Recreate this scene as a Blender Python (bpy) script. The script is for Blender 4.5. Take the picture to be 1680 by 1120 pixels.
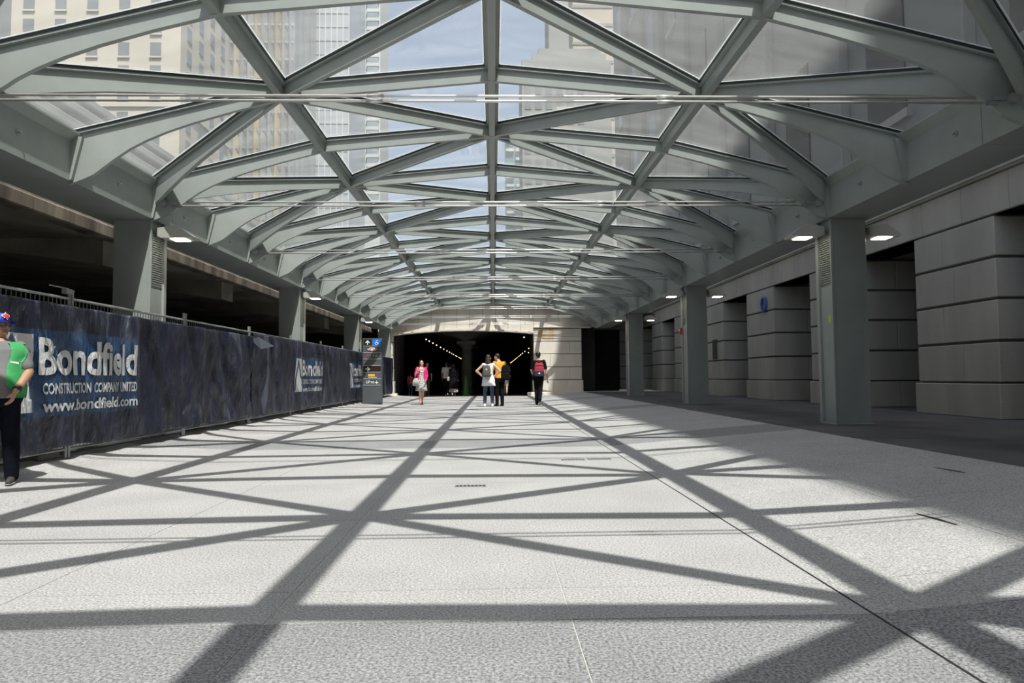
import bpy, bmesh, math, random
from math import pi, sin, cos, radians, sqrt
from mathutils import Vector, Matrix, noise

for o in list(bpy.data.objects):
    bpy.data.objects.remove(o, do_unlink=True)
SC = bpy.context.scene
COL = SC.collection
random.seed(7)

# ------------------------------------------------------------------ camera, sky, sun, exposure
PITCH, YAW, ROLL, FPX = .0512, .0273, -.0080, 1120.0
cam_d = bpy.data.cameras.new('camera')
cam_d.sensor_width = 36.0
cam_d.lens = 36.0 * FPX / 1680.0
cam_d.clip_end = 2000
cam = bpy.data.objects.new('camera', cam_d)
COL.objects.link(cam)
_f = Vector((sin(YAW) * cos(PITCH), cos(YAW) * cos(PITCH), sin(PITCH)))
_r = Vector((cos(YAW), -sin(YAW), 0))
_u = _r.cross(_f)
_r2 = _r * cos(ROLL) + _u * sin(ROLL)
_u2 = _u * cos(ROLL) - _r * sin(ROLL)
cam.matrix_world = Matrix(((_r2.x, _u2.x, -_f.x, 0), (_r2.y, _u2.y, -_f.y, 0), (_r2.z, _u2.z, -_f.z, 1.0), (0, 0, 0, 1)))
SC.camera = cam

world = bpy.data.worlds.new('sky')
SC.world = world
world.use_nodes = True
wn = world.node_tree
wn.nodes.clear()
w_out = wn.nodes.new('ShaderNodeOutputWorld')
w_bg = wn.nodes.new('ShaderNodeBackground')
w_sky = wn.nodes.new('ShaderNodeTexSky')
w_sky.sky_type = 'NISHITA'
w_sky.sun_disc = False
w_sky.sun_elevation = radians(60.7)
w_sky.sun_rotation = radians(160)
w_sky.air_density = 1.0
w_sky.dust_density = 3.0
w_sky.ozone_density = 1.0
w_hsv = wn.nodes.new('ShaderNodeHueSaturation')
w_hsv.inputs['Saturation'].default_value = .74
wn.links.new(w_sky.outputs['Color'], w_hsv.inputs['Color'])
wn.links.new(w_hsv.outputs['Color'], w_bg.inputs['Color'])
w_bg.inputs['Strength'].default_value = .19
wn.links.new(w_bg.outputs['Background'], w_out.inputs['Surface'])

SUN_DIR = Vector((-.197, .525, -1.0)).normalized()
sun_d = bpy.data.lights.new('sun', 'SUN')
sun_d.energy = 6.9
sun_d.angle = radians(.6)
sun_d.color = (1.0, .972, .93)
sun = bpy.data.objects.new('sun', sun_d)
sun.rotation_euler = SUN_DIR.to_track_quat('-Z', 'Y').to_euler()
sun.location = (0, -20, 60)
COL.objects.link(sun)

SC.view_settings.view_transform = 'Standard'
SC.view_settings.look = 'None'
SC.view_settings.gamma = 1.0
SC.view_settings.use_curve_mapping = False
SC.view_settings.exposure = 0.0
SC.cycles.transparent_max_bounces = 24
SC.cycles.max_bounces = 8

# ------------------------------------------------------------------ materials
def mat(name, col, rough=.6, metal=0.0, var=0.0, scale=4.0, col2=None, bump=0.0, bscale=60.0, stretch=(1, 1, 1), fine=0.0, fscale=180.0, spec=.5):
    m = bpy.data.materials.new(name)
    m.use_nodes = True
    nt = m.node_tree
    b = nt.nodes['Principled BSDF']
    b.inputs['Base Color'].default_value = (*col, 1)
    b.inputs['Roughness'].default_value = rough
    b.inputs['Metallic'].default_value = metal
    b.inputs['Specular IOR Level'].default_value = spec
    if var or col2 or bump or fine:
        geo = nt.nodes.new('ShaderNodeNewGeometry')
        mp = nt.nodes.new('ShaderNodeMapping')
        mp.inputs['Scale'].default_value = stretch
        nt.links.new(geo.outputs['Position'], mp.inputs['Vector'])
    last = None
    if var or col2:
        nz = nt.nodes.new('ShaderNodeTexNoise')
        nz.inputs['Scale'].default_value = scale
        nz.inputs['Detail'].default_value = 6
        nt.links.new(mp.outputs['Vector'], nz.inputs['Vector'])
        rp = nt.nodes.new('ShaderNodeValToRGB')
        c2 = col2 or tuple(c * (1 - var) for c in col)
        rp.color_ramp.elements[0].position = .35
        rp.color_ramp.elements[1].position = .68
        rp.color_ramp.elements[0].color = (*c2, 1)
        rp.color_ramp.elements[1].color = (*col, 1)
        nt.links.new(nz.outputs['Fac'], rp.inputs['Fac'])
        last = rp.outputs['Color']
        nt.links.new(last, b.inputs['Base Color'])
    if fine:
        n2 = nt.nodes.new('ShaderNodeTexNoise')
        n2.inputs['Scale'].default_value = fscale
        n2.inputs['Detail'].default_value = 3
        n2.inputs['Roughness'].default_value = .75
        nt.links.new(geo.outputs['Position'], n2.inputs['Vector'])
        r2 = nt.nodes.new('ShaderNodeMapRange')
        r2.inputs['From Min'].default_value = .38
        r2.inputs['From Max'].default_value = .62
        r2.inputs['To Min'].default_value = 1 - fine
        r2.inputs['To Max'].default_value = 1 + fine * .6
        nt.links.new(n2.outputs['Fac'], r2.inputs['Value'])
        mx = nt.nodes.new('ShaderNodeVectorMath')
        mx.operation = 'SCALE'
        if last is None:
            mx.inputs[0].default_value = col
        else:
            nt.links.new(last, mx.inputs[0])
        nt.links.new(r2.outputs['Result'], mx.inputs['Scale'])
        nt.links.new(mx.outputs['Vector'], b.inputs['Base Color'])
    if bump:
        n3 = nt.nodes.new('ShaderNodeTexNoise')
        n3.inputs['Scale'].default_value = bscale
        n3.inputs['Detail'].default_value = 4
        nt.links.new(mp.outputs['Vector'], n3.inputs['Vector'])
        bp = nt.nodes.new('ShaderNodeBump')
        bp.inputs['Strength'].default_value = bump
        bp.inputs['Distance'].default_value = .02
        nt.links.new(n3.outputs['Fac'], bp.inputs['Height'])
        nt.links.new(bp.outputs['Normal'], b.inputs['Normal'])
    return m

def emis(name, col, strength):
    m = bpy.data.materials.new(name)
    m.use_nodes = True
    nt = m.node_tree
    nt.nodes.clear()
    o = nt.nodes.new('ShaderNodeOutputMaterial')
    e = nt.nodes.new('ShaderNodeEmission')
    e.inputs['Color'].default_value = (*col, 1)
    e.inputs['Strength'].default_value = strength
    nt.links.new(e.outputs['Emission'], o.inputs['Surface'])
    return m

def glass_mat():
    m = bpy.data.materials.new('canopy_glass')
    m.use_nodes = True
    nt = m.node_tree
    nt.nodes.clear()
    o = nt.nodes.new('ShaderNodeOutputMaterial')
    tr = nt.nodes.new('ShaderNodeBsdfTransparent')
    tr.inputs['Color'].default_value = (.955, .965, .958, 1)
    tl = nt.nodes.new('ShaderNodeBsdfTranslucent')
    tl.inputs['Color'].default_value = (.86, .88, .86, 1)
    gl = nt.nodes.new('ShaderNodeBsdfGlossy')
    gl.inputs['Roughness'].default_value = .04
    gl.inputs['Color'].default_value = (.9, .95, .95, 1)
    geo = nt.nodes.new('ShaderNodeNewGeometry')
    nz = nt.nodes.new('ShaderNodeTexNoise')
    nz.inputs['Scale'].default_value = 1.6
    nz.inputs['Detail'].default_value = 6
    mp = nt.nodes.new('ShaderNodeMapping')
    mp.inputs['Scale'].default_value = (.6, 2.2, 1)
    nt.links.new(geo.outputs['Position'], mp.inputs['Vector'])
    nt.links.new(mp.outputs['Vector'], nz.inputs['Vector'])
    mr = nt.nodes.new('ShaderNodeMapRange')
    mr.inputs['From Min'].default_value = .3
    mr.inputs['From Max'].default_value = .7
    mr.inputs['To Min'].default_value = .038
    mr.inputs['To Max'].default_value = .068
    nt.links.new(nz.outputs['Fac'], mr.inputs['Value'])
    m1 = nt.nodes.new('ShaderNodeMixShader')
    nt.links.new(mr.outputs['Result'], m1.inputs['Fac'])
    nt.links.new(tr.outputs['BSDF'], m1.inputs[1])
    nt.links.new(tl.outputs['BSDF'], m1.inputs[2])
    lwt = nt.nodes.new('ShaderNodeLayerWeight')
    lwt.inputs['Blend'].default_value = .5
    pw = nt.nodes.new('ShaderNodeMath')
    pw.operation = 'POWER'
    pw.inputs[1].default_value = 5.0
    nt.links.new(lwt.outputs['Facing'], pw.inputs[0])
    lw = nt.nodes.new('ShaderNodeMapRange')
    lw.inputs['To Min'].default_value = .015
    lw.inputs['To Max'].default_value = .55
    nt.links.new(pw.outputs['Value'], lw.inputs['Value'])
    m2 = nt.nodes.new('ShaderNodeMixShader')
    nt.links.new(lw.outputs['Result'], m2.inputs['Fac'])
    nt.links.new(m1.outputs['Shader'], m2.inputs[1])
    nt.links.new(gl.outputs['BSDF'], m2.inputs[2])
    nt.links.new(m2.outputs['Shader'], o.inputs['Surface'])
    return m

STEEL = mat('painted_steel', (.31, .342, .322), .40, var=.10, scale=3, fine=.04, fscale=90)
GASKET = mat('black_gasket', (.012, .012, .012), .5)
CHROME = mat('stainless_rod', (.80, .78, .75), .38, .55)
GALV = mat('galvanised_steel', (.42, .43, .44), .45, .6, var=.25, scale=9)
GLASS = glass_mat()
def edge_glint_mat():
    m = bpy.data.materials.new('pane_edge_highlight')
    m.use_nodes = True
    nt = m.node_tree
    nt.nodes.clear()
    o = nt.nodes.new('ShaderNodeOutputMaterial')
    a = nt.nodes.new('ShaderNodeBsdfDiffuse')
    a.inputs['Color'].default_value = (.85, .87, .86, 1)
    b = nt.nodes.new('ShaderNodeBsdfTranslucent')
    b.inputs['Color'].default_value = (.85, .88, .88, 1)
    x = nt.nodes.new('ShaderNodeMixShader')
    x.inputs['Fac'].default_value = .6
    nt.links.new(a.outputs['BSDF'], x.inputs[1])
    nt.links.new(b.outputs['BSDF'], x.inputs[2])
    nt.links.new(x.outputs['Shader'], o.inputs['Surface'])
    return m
EDGE_GLINT = edge_glint_mat()  # white strip added to draw the bright line of sunlit pane edges
GRAN = mat('light_granite', (.44, .436, .428), .75, var=.12, scale=1.3, fine=.46, fscale=85, spec=.25)
GRAND = mat('dark_granite', (.30, .302, .306), .75, var=.14, scale=1.6, fine=.60, fscale=80, spec=.25)
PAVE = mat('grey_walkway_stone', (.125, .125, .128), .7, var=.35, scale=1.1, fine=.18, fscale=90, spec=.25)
MORT = mat('pale_joint_mortar', (.50, .48, .43), .9)
DARKJ = mat('black_joint_sealant', (.015, .015, .015), .6)
STONE = mat('grey_limestone', (.40, .382, .336), .8, var=.22, scale=1.2, stretch=(1, 1, .25), fine=.08, fscale=60, bump=.15, bscale=40)
STONEL = mat('buff_limestone', (.74, .685, .60), .8, var=.16, scale=1.4, stretch=(1, 1, .4), fine=.07, fscale=60, bump=.12, bscale=40)
STMORT = mat('stone_joint', (.10, .095, .088), .9)
CONC = mat('stained_concrete', (.36, .33, .28), .85, var=.45, scale=1.1, fine=.12, fscale=40, bump=.4, bscale=12)
NEARBLACK = mat('near_black_concrete', (.035, .033, .030), .9, var=.4, scale=.8)  # near-black base colour that keeps tunnel and void surfaces dark
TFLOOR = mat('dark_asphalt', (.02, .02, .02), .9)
BLACKM = mat('black_metal', (.02, .02, .022), .5)
DOORM = mat('dark_red_wood', (.05, .022, .016), .4, var=.3, scale=6, stretch=(1, 1, .2))
DGLASS = mat('dark_glass', (.012, .014, .016), .12)
WHITE = mat('white_print', (.78, .78, .77), .6)
RUSTS = mat('rust_stain', (.66, .56, .42), .85, col2=(.55, .38, .19), scale=4, stretch=(1, 1, .35))

# ------------------------------------------------------------------ mesh helpers
def link(name, data, parent=None, loc=None):
    o = bpy.data.objects.new(name, data)
    COL.objects.link(o)
    if parent is not None:
        o.parent = parent
    if loc is not None:
        o.location = loc
    return o

def tag(o, label=None, cat=None, group=None, kind=None):
    if label: o['label'] = label
    if cat: o['category'] = cat
    if group: o['group'] = group
    if kind: o['kind'] = kind
    return o

def empty(name, loc=(0, 0, 0), rz=0.0):
    o = bpy.data.objects.new(name, None)
    o.empty_display_size = .2
    COL.objects.link(o)
    o.location = loc
    o.rotation_euler = (0, 0, rz)
    return o

def mesh_from(name, verts, faces, mats, fm=None, smooth=False):
    me = bpy.data.meshes.new(name)
    me.from_pydata([tuple(v) for v in verts], [], faces)
    if not isinstance(mats, (list, tuple)):
        mats = [mats]
    for m in mats:
        me.materials.append(m)
    if fm:
        me.polygons.foreach_set('material_index', fm)
    if smooth:
        me.polygons.foreach_set('use_smooth', [True] * len(me.polygons))
    bm = bmesh.new()
    bm.from_mesh(me)
    bmesh.ops.recalc_face_normals(bm, faces=bm.faces)
    bm.to_mesh(me)
    bm.free()
    me.update()
    return me

def bm_mesh(name, bm, mats, smooth=False):
    bmesh.ops.recalc_face_normals(bm, faces=bm.faces)
    me = bpy.data.meshes.new(name)
    bm.to_mesh(me)
    bm.free()
    if not isinstance(mats, (list, tuple)):
        mats = [mats]
    for m in mats:
        me.materials.append(m)
    if smooth:
        me.polygons.foreach_set('use_smooth', [True] * len(me.polygons))
    return me

def bbox(bm, x0, x1, y0, y1, z0, z1, mi=0, M=None):
    vs = [bm.verts.new(Vector((x, y, z)) if M is None else M @ Vector((x, y, z))) for x in (x0, x1) for y in (y0, y1) for z in (z0, z1)]
    for f in ((0, 1, 3, 2), (4, 6, 7, 5), (0, 4, 5, 1), (2, 3, 7, 6), (0, 2, 6, 4), (1, 5, 7, 3)):
        bm.faces.new([vs[i] for i in f]).material_index = mi
    return vs

def box_mesh(name, x0, x1, y0, y1, z0, z1, m, bevel=0.0):
    bm = bmesh.new()
    bbox(bm, x0, x1, y0, y1, z0, z1)
    if bevel:
        bmesh.ops.bevel(bm, geom=list(bm.edges), offset=bevel, segments=1, affect='EDGES', profile=.5)
    return bm_mesh(name, bm, m)

def box(name, x0, x1, y0, y1, z0, z1, m, parent=None, bevel=0.0):
    return link(name, box_mesh(name, x0, x1, y0, y1, z0, z1, m, bevel), parent)

def prism(bm, pts, a, b, axis='y', mi=0):
    """extrude 2-D polygon pts from a to b along axis; pts are the other two coords in xyz order"""
    def P(p, t):
        if axis == 'y': return Vector((p[0], t, p[1]))
        if axis == 'x': return Vector((t, p[0], p[1]))
        return Vector((p[0], p[1], t))
    A = [bm.verts.new(P(p, a)) for p in pts]
    B = [bm.verts.new(P(p, b)) for p in pts]
    n = len(pts)
    for f in [A, B[::-1]] + [[A[i], A[(i + 1) % n], B[(i + 1) % n], B[i]] for i in range(n)]:
        bm.faces.new(f).material_index = mi

def tube(bm, p, q, r1, r2=None, seg=10, caps=True, mi=0):
    p, q = Vector(p), Vector(q)
    r2 = r1 if r2 is None else r2
    d = (q - p).normalized()
    a = d.orthogonal().normalized()
    b = d.cross(a)
    A = [bm.verts.new(p + (a * cos(2 * pi * i / seg) + b * sin(2 * pi * i / seg)) * r1) for i in range(seg)]
    B = [bm.verts.new(q + (a * cos(2 * pi * i / seg) + b * sin(2 * pi * i / seg)) * r2) for i in range(seg)]
    for i in range(seg):
        bm.faces.new([A[i], A[(i + 1) % seg], B[(i + 1) % seg], B[i]]).material_index = mi
    if caps:
        bm.faces.new(A[::-1]).material_index = mi
        bm.faces.new(B).material_index = mi

def pipe(bm, pts, r, seg=8, mi=0):
    pts = [Vector(p) for p in pts]
    rings = []
    for i, p in enumerate(pts):
        d = (pts[min(i + 1, len(pts) - 1)] - pts[max(i - 1, 0)]).normalized()
        a = d.cross(Vector((.13, .31, .94))).normalized()
        b = d.cross(a)
        rings.append([bm.verts.new(p + (a * cos(2 * pi * k / seg) + b * sin(2 * pi * k / seg)) * r) for k in range(seg)])
    for A, B in zip(rings, rings[1:]):
        for k in range(seg):
            bm.faces.new([A[k], A[(k + 1) % seg], B[(k + 1) % seg], B[k]]).material_index = mi
    bm.faces.new(rings[0][::-1]).material_index = mi
    bm.faces.new(rings[-1]).material_index = mi

def sphere(bm, c, r, seg=12, rings=8, M=None, mi=0):
    if not isinstance(r, (tuple, list)):
        r = (r, r, r)
    c = Vector(c)
    T = lambda v: (c + (M @ v if M is not None else v))
    top = bm.verts.new(T(Vector((0, 0, r[2]))))
    bot = bm.verts.new(T(Vector((0, 0, -r[2]))))
    R = []
    for i in range(1, rings):
        th = pi * i / rings
        R.append([bm.verts.new(T(Vector((r[0] * sin(th) * cos(2 * pi * k / seg), r[1] * sin(th) * sin(2 * pi * k / seg), r[2] * cos(th))))) for k in range(seg)])
    for k in range(seg):
        bm.faces.new([top, R[0][k], R[0][(k + 1) % seg]]).material_index = mi
        bm.faces.new([bot, R[-1][(k + 1) % seg], R[-1][k]]).material_index = mi
    for A, B in zip(R, R[1:]):
        for k in range(seg):
            bm.faces.new([A[k], B[k], B[(k + 1) % seg], A[(k + 1) % seg]]).material_index = mi

def capsule(bm, p, q, r1, r2, seg=12, mi=0):
    p, q = Vector(p), Vector(q)
    d = q - p
    L = d.length
    if L < 1e-5:
        sphere(bm, p, r1, mi=mi)
        return
    d /= L
    a = d.orthogonal().normalized()
    b = d.cross(a)
    prof = []
    for i in range(1, 4):
        t = pi / 2 * i / 3
        prof.append((-r1 * cos(t), r1 * sin(t)))
    for i in range(0, 3):
        t = pi / 2 * i / 3
        prof.append((L + r2 * sin(t), r2 * cos(t)))
    A = bm.verts.new(p - d * r1)
    Z = bm.verts.new(q + d * r2)
    R = [[bm.verts.new(p + d * h + (a * cos(2 * pi * k / seg) + b * sin(2 * pi * k / seg)) * r) for k in range(seg)] for h, r in prof]
    for k in range(seg):
        bm.faces.new([A, R[0][(k + 1) % seg], R[0][k]]).material_index = mi
        bm.faces.new([Z, R[-1][k], R[-1][(k + 1) % seg]]).material_index = mi
    for C, D in zip(R, R[1:]):
        for k in range(seg):
            bm.faces.new([C[k], C[(k + 1) % seg], D[(k + 1) % seg], D[k]]).material_index = mi

def loft(bm, rings, seg=20, mi=0, M=None, power=2.0):
    """closed loft of horizontal super-ellipses: (z, cx, cy, rx, ry)"""
    R = []
    for z, cx, cy, rx, ry in rings:
        row = []
        for k in range(seg):
            c, s = cos(2 * pi * k / seg), sin(2 * pi * k / seg)
            v = Vector((cx + rx * math.copysign(abs(c) ** (2 / power), c), cy + ry * math.copysign(abs(s) ** (2 / power), s), z))
            row.append(bm.verts.new(M @ v if M is not None else v))
        R.append(row)
    for A, B in zip(R, R[1:]):
        for k in range(seg):
            bm.faces.new([A[k], A[(k + 1) % seg], B[(k + 1) % seg], B[k]]).material_index = mi
    bm.faces.new(R[0][::-1]).material_index = mi
    bm.faces.new(R[-1]).material_index = mi

def text_mesh(name, body, width, height, m, bold=0.0, extrude=0.0, origin=(0, 0), maxedge=None):
    """flat lettering in local x (reading direction) / y (up), scaled to width x height"""
    cu = bpy.data.curves.new(name, 'FONT')
    cu.body = body
    cu.size = 1.0
    cu.offset = bold
    cu.extrude = extrude
    cu.resolution_u = 3
    ob = bpy.data.objects.new(name, cu)
    COL.objects.link(ob)
    dg = bpy.context.evaluated_depsgraph_get()
    me = bpy.data.meshes.new_from_object(ob.evaluated_get(dg))
    bpy.data.objects.remove(ob, do_unlink=True)
    bpy.data.curves.remove(cu)
    xs = [v.co.x for v in me.vertices]
    ys = [v.co.y for v in me.vertices]
    x0, x1, y0, y1 = min(xs), max(xs), min(ys), max(ys)
    for v in me.vertices:
        v.co.x = origin[0] + (v.co.x - x0) / (x1 - x0) * width
        v.co.y = origin[1] + (v.co.y - y0) / (y1 - y0) * height
    if maxedge:
        bm = bmesh.new()
        bm.from_mesh(me)
        bmesh.ops.triangulate(bm, faces=bm.faces)
        for it in range(5):
            es = [e for e in bm.edges if e.calc_length() > maxedge]
            if not es:
                break
            bmesh.ops.subdivide_edges(bm, edges=es, cuts=1)
            bmesh.ops.triangulate(bm, faces=bm.faces)
        bm.to_mesh(me)
        bm.free()
    me.materials.clear()
    me.materials.append(m)
    return me

# ------------------------------------------------------------------ floor
def floor_z(x):
    if x > 4.4: return .215
    if x > 1.576: return .215 * (x - 1.576) / (4.4 - 1.576)
    if x > -3.464: return 0.0
    if x > -4.72: return .06 * (-3.464 - x) / 1.256
    if x > -5.1: return .06 + .045 * (-4.72 - x) / .28
    return .105 + 0 * x + .0161

XJ = [-6.4, -5.1, -4.72, -3.464, -2.204, -.944, .316, 1.576, 2.836, 4.4, 6.4, 8.5, 11.2]
Y_END = 34.85
def floor_profile_mesh(name, y0, y1, dz, m, xs=None):
    xs = xs or [-30, -5.1, -4.72, -3.464, 1.576, 4.4, 30]
    vs, fs = [], []
    for x in xs:
        z = floor_z(x) - dz
        vs += [(x, y0, z), (x, y1, z)]
    for i in range(len(xs) - 1):
        fs.append((2 * i, 2 * i + 2, 2 * i + 3, 2 * i + 1))
    n = len(vs)
    for x in xs:
        z = floor_z(x) - dz - .25
        vs += [(x, y0, z), (x, y1, z)]
    for i in range(len(xs) - 1):
        fs.append((n + 2 * i, n + 2 * i + 1, n + 2 * i + 3, n + 2 * i + 2))
    e = 2 * (len(xs) - 1)
    fs += [(0, 1, n + 1, n), (e, n + e, n + e + 1, e + 1)]
    for i in range(len(xs) - 1):
        fs.append((2 * i, n + 2 * i, n + 2 * i + 2, 2 * i + 2))
        fs.append((2 * i + 1, 2 * i + 3, n + 2 * i + 3, n + 2 * i + 1))
    return mesh_from(name, vs, fs, m)

floor = link('floor', floor_profile_mesh('floor', -14, Y_END + .3, .003, MORT))
tag(floor, 'pale speckled granite floor with dark cross bands under the canopy', kind='structure')
rows = []            # (y0, y1, is_dark)
BAND = 8.014
yb = 2.86 - 2 * BAND
while yb < Y_END:
    rows.append((yb - 1.15, yb, True))
    y = yb
    for d in (.42, 1.611, 1.611, 1.611, 1.611):
        rows.append((y, y + d, False))
        y += d
    yb += BAND
cache = {}
for (y0, y1, dark) in rows:
    y1 = min(y1, Y_END)
    if y1 < .9 or y0 > Y_END - .05:
        continue
    for i in range(len(XJ) - 1):
        x0, x1 = XJ[i], XJ[i + 1]
        if x0 < -5.5 and (y1 < 6 or y0 > 33):
            continue
        g = .0028
        key = (i, round(y1 - y0, 3), dark)
        if key not in cache:
            a, b = x0 + g, x1 - g
            L = y1 - y0
            za, zb = floor_z(a), floor_z(b)
            if x0 >= 4.4: za = zb = .215
            vs = [(a, g, za), (b, g, zb), (b, L - g, zb), (a, L - g, za)]
            vs += [(v[0], v[1], v[2] - .05) for v in vs]
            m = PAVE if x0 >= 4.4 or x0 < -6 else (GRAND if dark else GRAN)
            cache[key] = mesh_from('paver', vs, [(0, 1, 2, 3), (7, 6, 5, 4), (0, 4, 5, 1), (1, 5, 6, 2), (2, 6, 7, 3), (3, 7, 4, 0)], m)
        link('paver', cache[key], floor, (0, y0, 0))
box('expansion_joint', 1.570, 1.582, -8, Y_END, -.03, .0012, DARKJ, floor)

# floor drains and streaks lying on the granite
def drain(x, y, label):
    e = empty('floor_drain', (x, y, floor_z(x)))
    tag(e, label, 'drain', 'small steel floor drains')
    bm = bmesh.new()
    for a in (-.14, .13): bbox(bm, a, a + .01, -.05, .05, .0005, .004)
    for a in (-.05, .04): bbox(bm, -.14, .14, a, a + .01, .0005, .004)
    link('frame', bm_mesh('frame', bm, GALV), e)
    link('pan', box_mesh('pan', -.13, .13, -.04, .04, .0004, .0015, BLACKM), e)
    sl = box_mesh('slat', -.006, .006, -.04, .04, .0015, .0035, GALV)
    for k in range(7):
        link('slat', sl, e, (-.105 + k * .035, 0, 0))
drain(-.218, 6.33, 'small slotted steel floor drain near the middle of the floor')
drain(.942, 8.2, 'left one of two steel drains side by side right of centre')
drain(1.261, 8.23, 'right one of two steel drains side by side right of centre')
STAINM = mat('dark_stain', (.055, .055, .056), .7)
def streak(pts, w, label):
    bm = bmesh.new()
    A = []
    for i, (x, y) in enumerate(pts):
        ww = w * (.4 + .6 * sin(pi * (i + .5) / len(pts))) * random.uniform(.7, 1.2)
        z = floor_z(x) + .0015
        A.append((bm.verts.new((x - ww, y, z)), bm.verts.new((x + ww, y, z))))
    for (a, b), (c, d) in zip(A, A[1:]):
        bm.faces.new((a, c, d, b))
    bmesh.ops.solidify(bm, geom=list(bm.faces), thickness=.001)
    tag(link('tar_streak', bm_mesh('tar_streak', bm, STAINM)), label, 'stain', 'dark streaks on the granite')
streak([(2.745, 4.42), (2.75, 4.33), (2.76, 4.25), (2.765, 4.16), (2.77, 4.07)], .02, 'dark wet streak on the shaded granite nearest the camera')
streak([(3.86, 5.93), (3.875, 5.82), (3.88, 5.7), (3.885, 5.58)], .022, 'dark wet streak on the shaded granite beside the walkway edge')

# ------------------------------------------------------------------ canopy
XE = (-5.17, 5.25)
PX = [XE[0], -2.63, 0.0, 2.685, XE[1]]
PZ = [4.03, 4.652, 4.893, 4.652, 4.03]
Y0, HS = 10.457, 2.0035
YJ = lambda j: Y0 + HS * j
J0, J1 = -10, 12
canopy = tag(empty('glass_canopy', (0, YJ(J0), 0)), 'arched canopy of grey-green steel lattice and triangular glass panes', 'canopy')
CY = canopy.location.y

def tbeam(P, Q, st, fw=.064, ft=.022, ww=.028, name='rib'):
    P, Q = Vector(P), Vector(Q)
    d = (Q - P)
    dn = d.normalized()
    up = Vector((0, 0, 1))
    up = (up - dn * up.dot(dn)).normalized()
    s = dn.cross(up)
    vs, fs, fm = [], [], []
    for t, D in st:
        c = P + d * t
        for a, b in ((-fw, 0), (-fw, -ft), (-ww, -ft), (-ww, -D), (ww, -D), (ww, -ft), (fw, -ft), (fw, 0)):
            vs.append(c + s * a + up * b)
    n = len(st)
    for i in range(n - 1):
        for k in range(8):
            a, b = i * 8 + k, i * 8 + (k + 1) % 8
            fs.append((a, b, b + 8, a + 8)); fm.append(0)
    for o in (0, (n - 1) * 8):
        fs.append((o, o + 1, o + 6, o + 7)); fm.append(0)
        fs.append((o + 2, o + 3, o + 4, o + 5)); fm.append(0)
    g = fw + .008
    o = len(vs)
    for t in (0, 1):
        c = P + d * t
        for a, b in ((-g, .0), (-g, .028), (g, .028), (g, .0)):
            vs.append(c + s * a + up * b)
    for k in range(4):
        fs.append((o + k, o + (k + 1) % 4, o + 4 + (k + 1) % 4, o + 4 + k)); fm.append(1)
    fs += [(o, o + 1, o + 2, o + 3), (o + 4, o + 5, o + 6, o + 7)]
    fm += [1, 1]
    g = fw + .022  # strip that carries the painted pane-edge highlight
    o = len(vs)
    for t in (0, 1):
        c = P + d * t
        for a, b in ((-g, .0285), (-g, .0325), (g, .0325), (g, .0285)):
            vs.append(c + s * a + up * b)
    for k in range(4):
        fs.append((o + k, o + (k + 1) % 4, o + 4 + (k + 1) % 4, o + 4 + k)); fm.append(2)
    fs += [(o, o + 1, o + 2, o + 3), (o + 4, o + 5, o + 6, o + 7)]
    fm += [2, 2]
    return mesh_from(name, vs, fs, [STEEL, GASKET, EDGE_GLINT], fm)

DB = .172
pt = lambda i, y: (PX[i], y, PZ[i])
straight = [(0, DB), (1, DB)]
haunch = [(-.07, .60), (0, .578), (.05, .552), (.16, .42), (.24, .34), (.32, .285), (.42, .24), (.55, .205), (.75, .18), (1, DB)]
haunch_d = [(-.05, .40), (.12, .31), (.25, .255), (.4, .21), (.6, .18), (1, DB)]
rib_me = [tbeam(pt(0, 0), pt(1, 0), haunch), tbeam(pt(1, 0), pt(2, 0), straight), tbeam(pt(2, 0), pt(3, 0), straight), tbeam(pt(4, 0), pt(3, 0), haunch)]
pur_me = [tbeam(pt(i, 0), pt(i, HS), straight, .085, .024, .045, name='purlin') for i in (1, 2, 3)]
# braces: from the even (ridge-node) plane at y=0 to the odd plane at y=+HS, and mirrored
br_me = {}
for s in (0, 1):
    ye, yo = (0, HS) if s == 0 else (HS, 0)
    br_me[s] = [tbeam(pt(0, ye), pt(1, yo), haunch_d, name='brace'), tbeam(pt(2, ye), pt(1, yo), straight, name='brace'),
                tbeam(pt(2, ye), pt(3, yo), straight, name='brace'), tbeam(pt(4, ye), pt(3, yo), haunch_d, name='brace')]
def pane_mesh(a, b, c):
    a, b, c = Vector(a), Vector(b), Vector(c)
    n = (b - a).cross(c - a).normalized()
    if n.z < 0: n = -n
    ce = (a + b + c) / 3
    ps = [p + (ce - p).normalized() * .03 + n * .032 for p in (a, b, c)]
    vs = ps + [p + n * .018 for p in ps]
    return mesh_from('glass_pane', vs, [(0, 1, 2), (5, 4, 3), (0, 3, 4, 1), (1, 4, 5, 2), (2, 5, 3, 0)], GLASS)
pane_me = {}
for s in (0, 1):
    ye, yo = (0, HS) if s == 0 else (HS, 0)
    L = []
    for e, p in ((0, 1), (4, 3)):
        L += [pane_mesh(pt(e, ye), pt(p, yo), pt(p, ye)), pane_mesh(pt(e, ye), pt(p, yo), pt(e, yo)),
              pane_mesh(pt(2, ye), pt(p, yo), pt(p, ye)), pane_mesh(pt(2, ye), pt(p, yo), pt(2, yo))]
    pane_me[s] = L
for j in range(J0, J1 + 1):
    for me in rib_me:
        link('rib', me, canopy, (0, YJ(j) - CY, 0))
    if j == J1:
        continue
    s = j % 2
    for me in pur_me:
        link('purlin', me, canopy, (0, YJ(j) - CY, 0))
    for me in br_me[s]:
        link('brace', me, canopy, (0, YJ(j) - CY, 0))
    for me in pane_me[s]:
        link('glass_pane', me, canopy, (0, YJ(j) - CY, 0))

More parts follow.
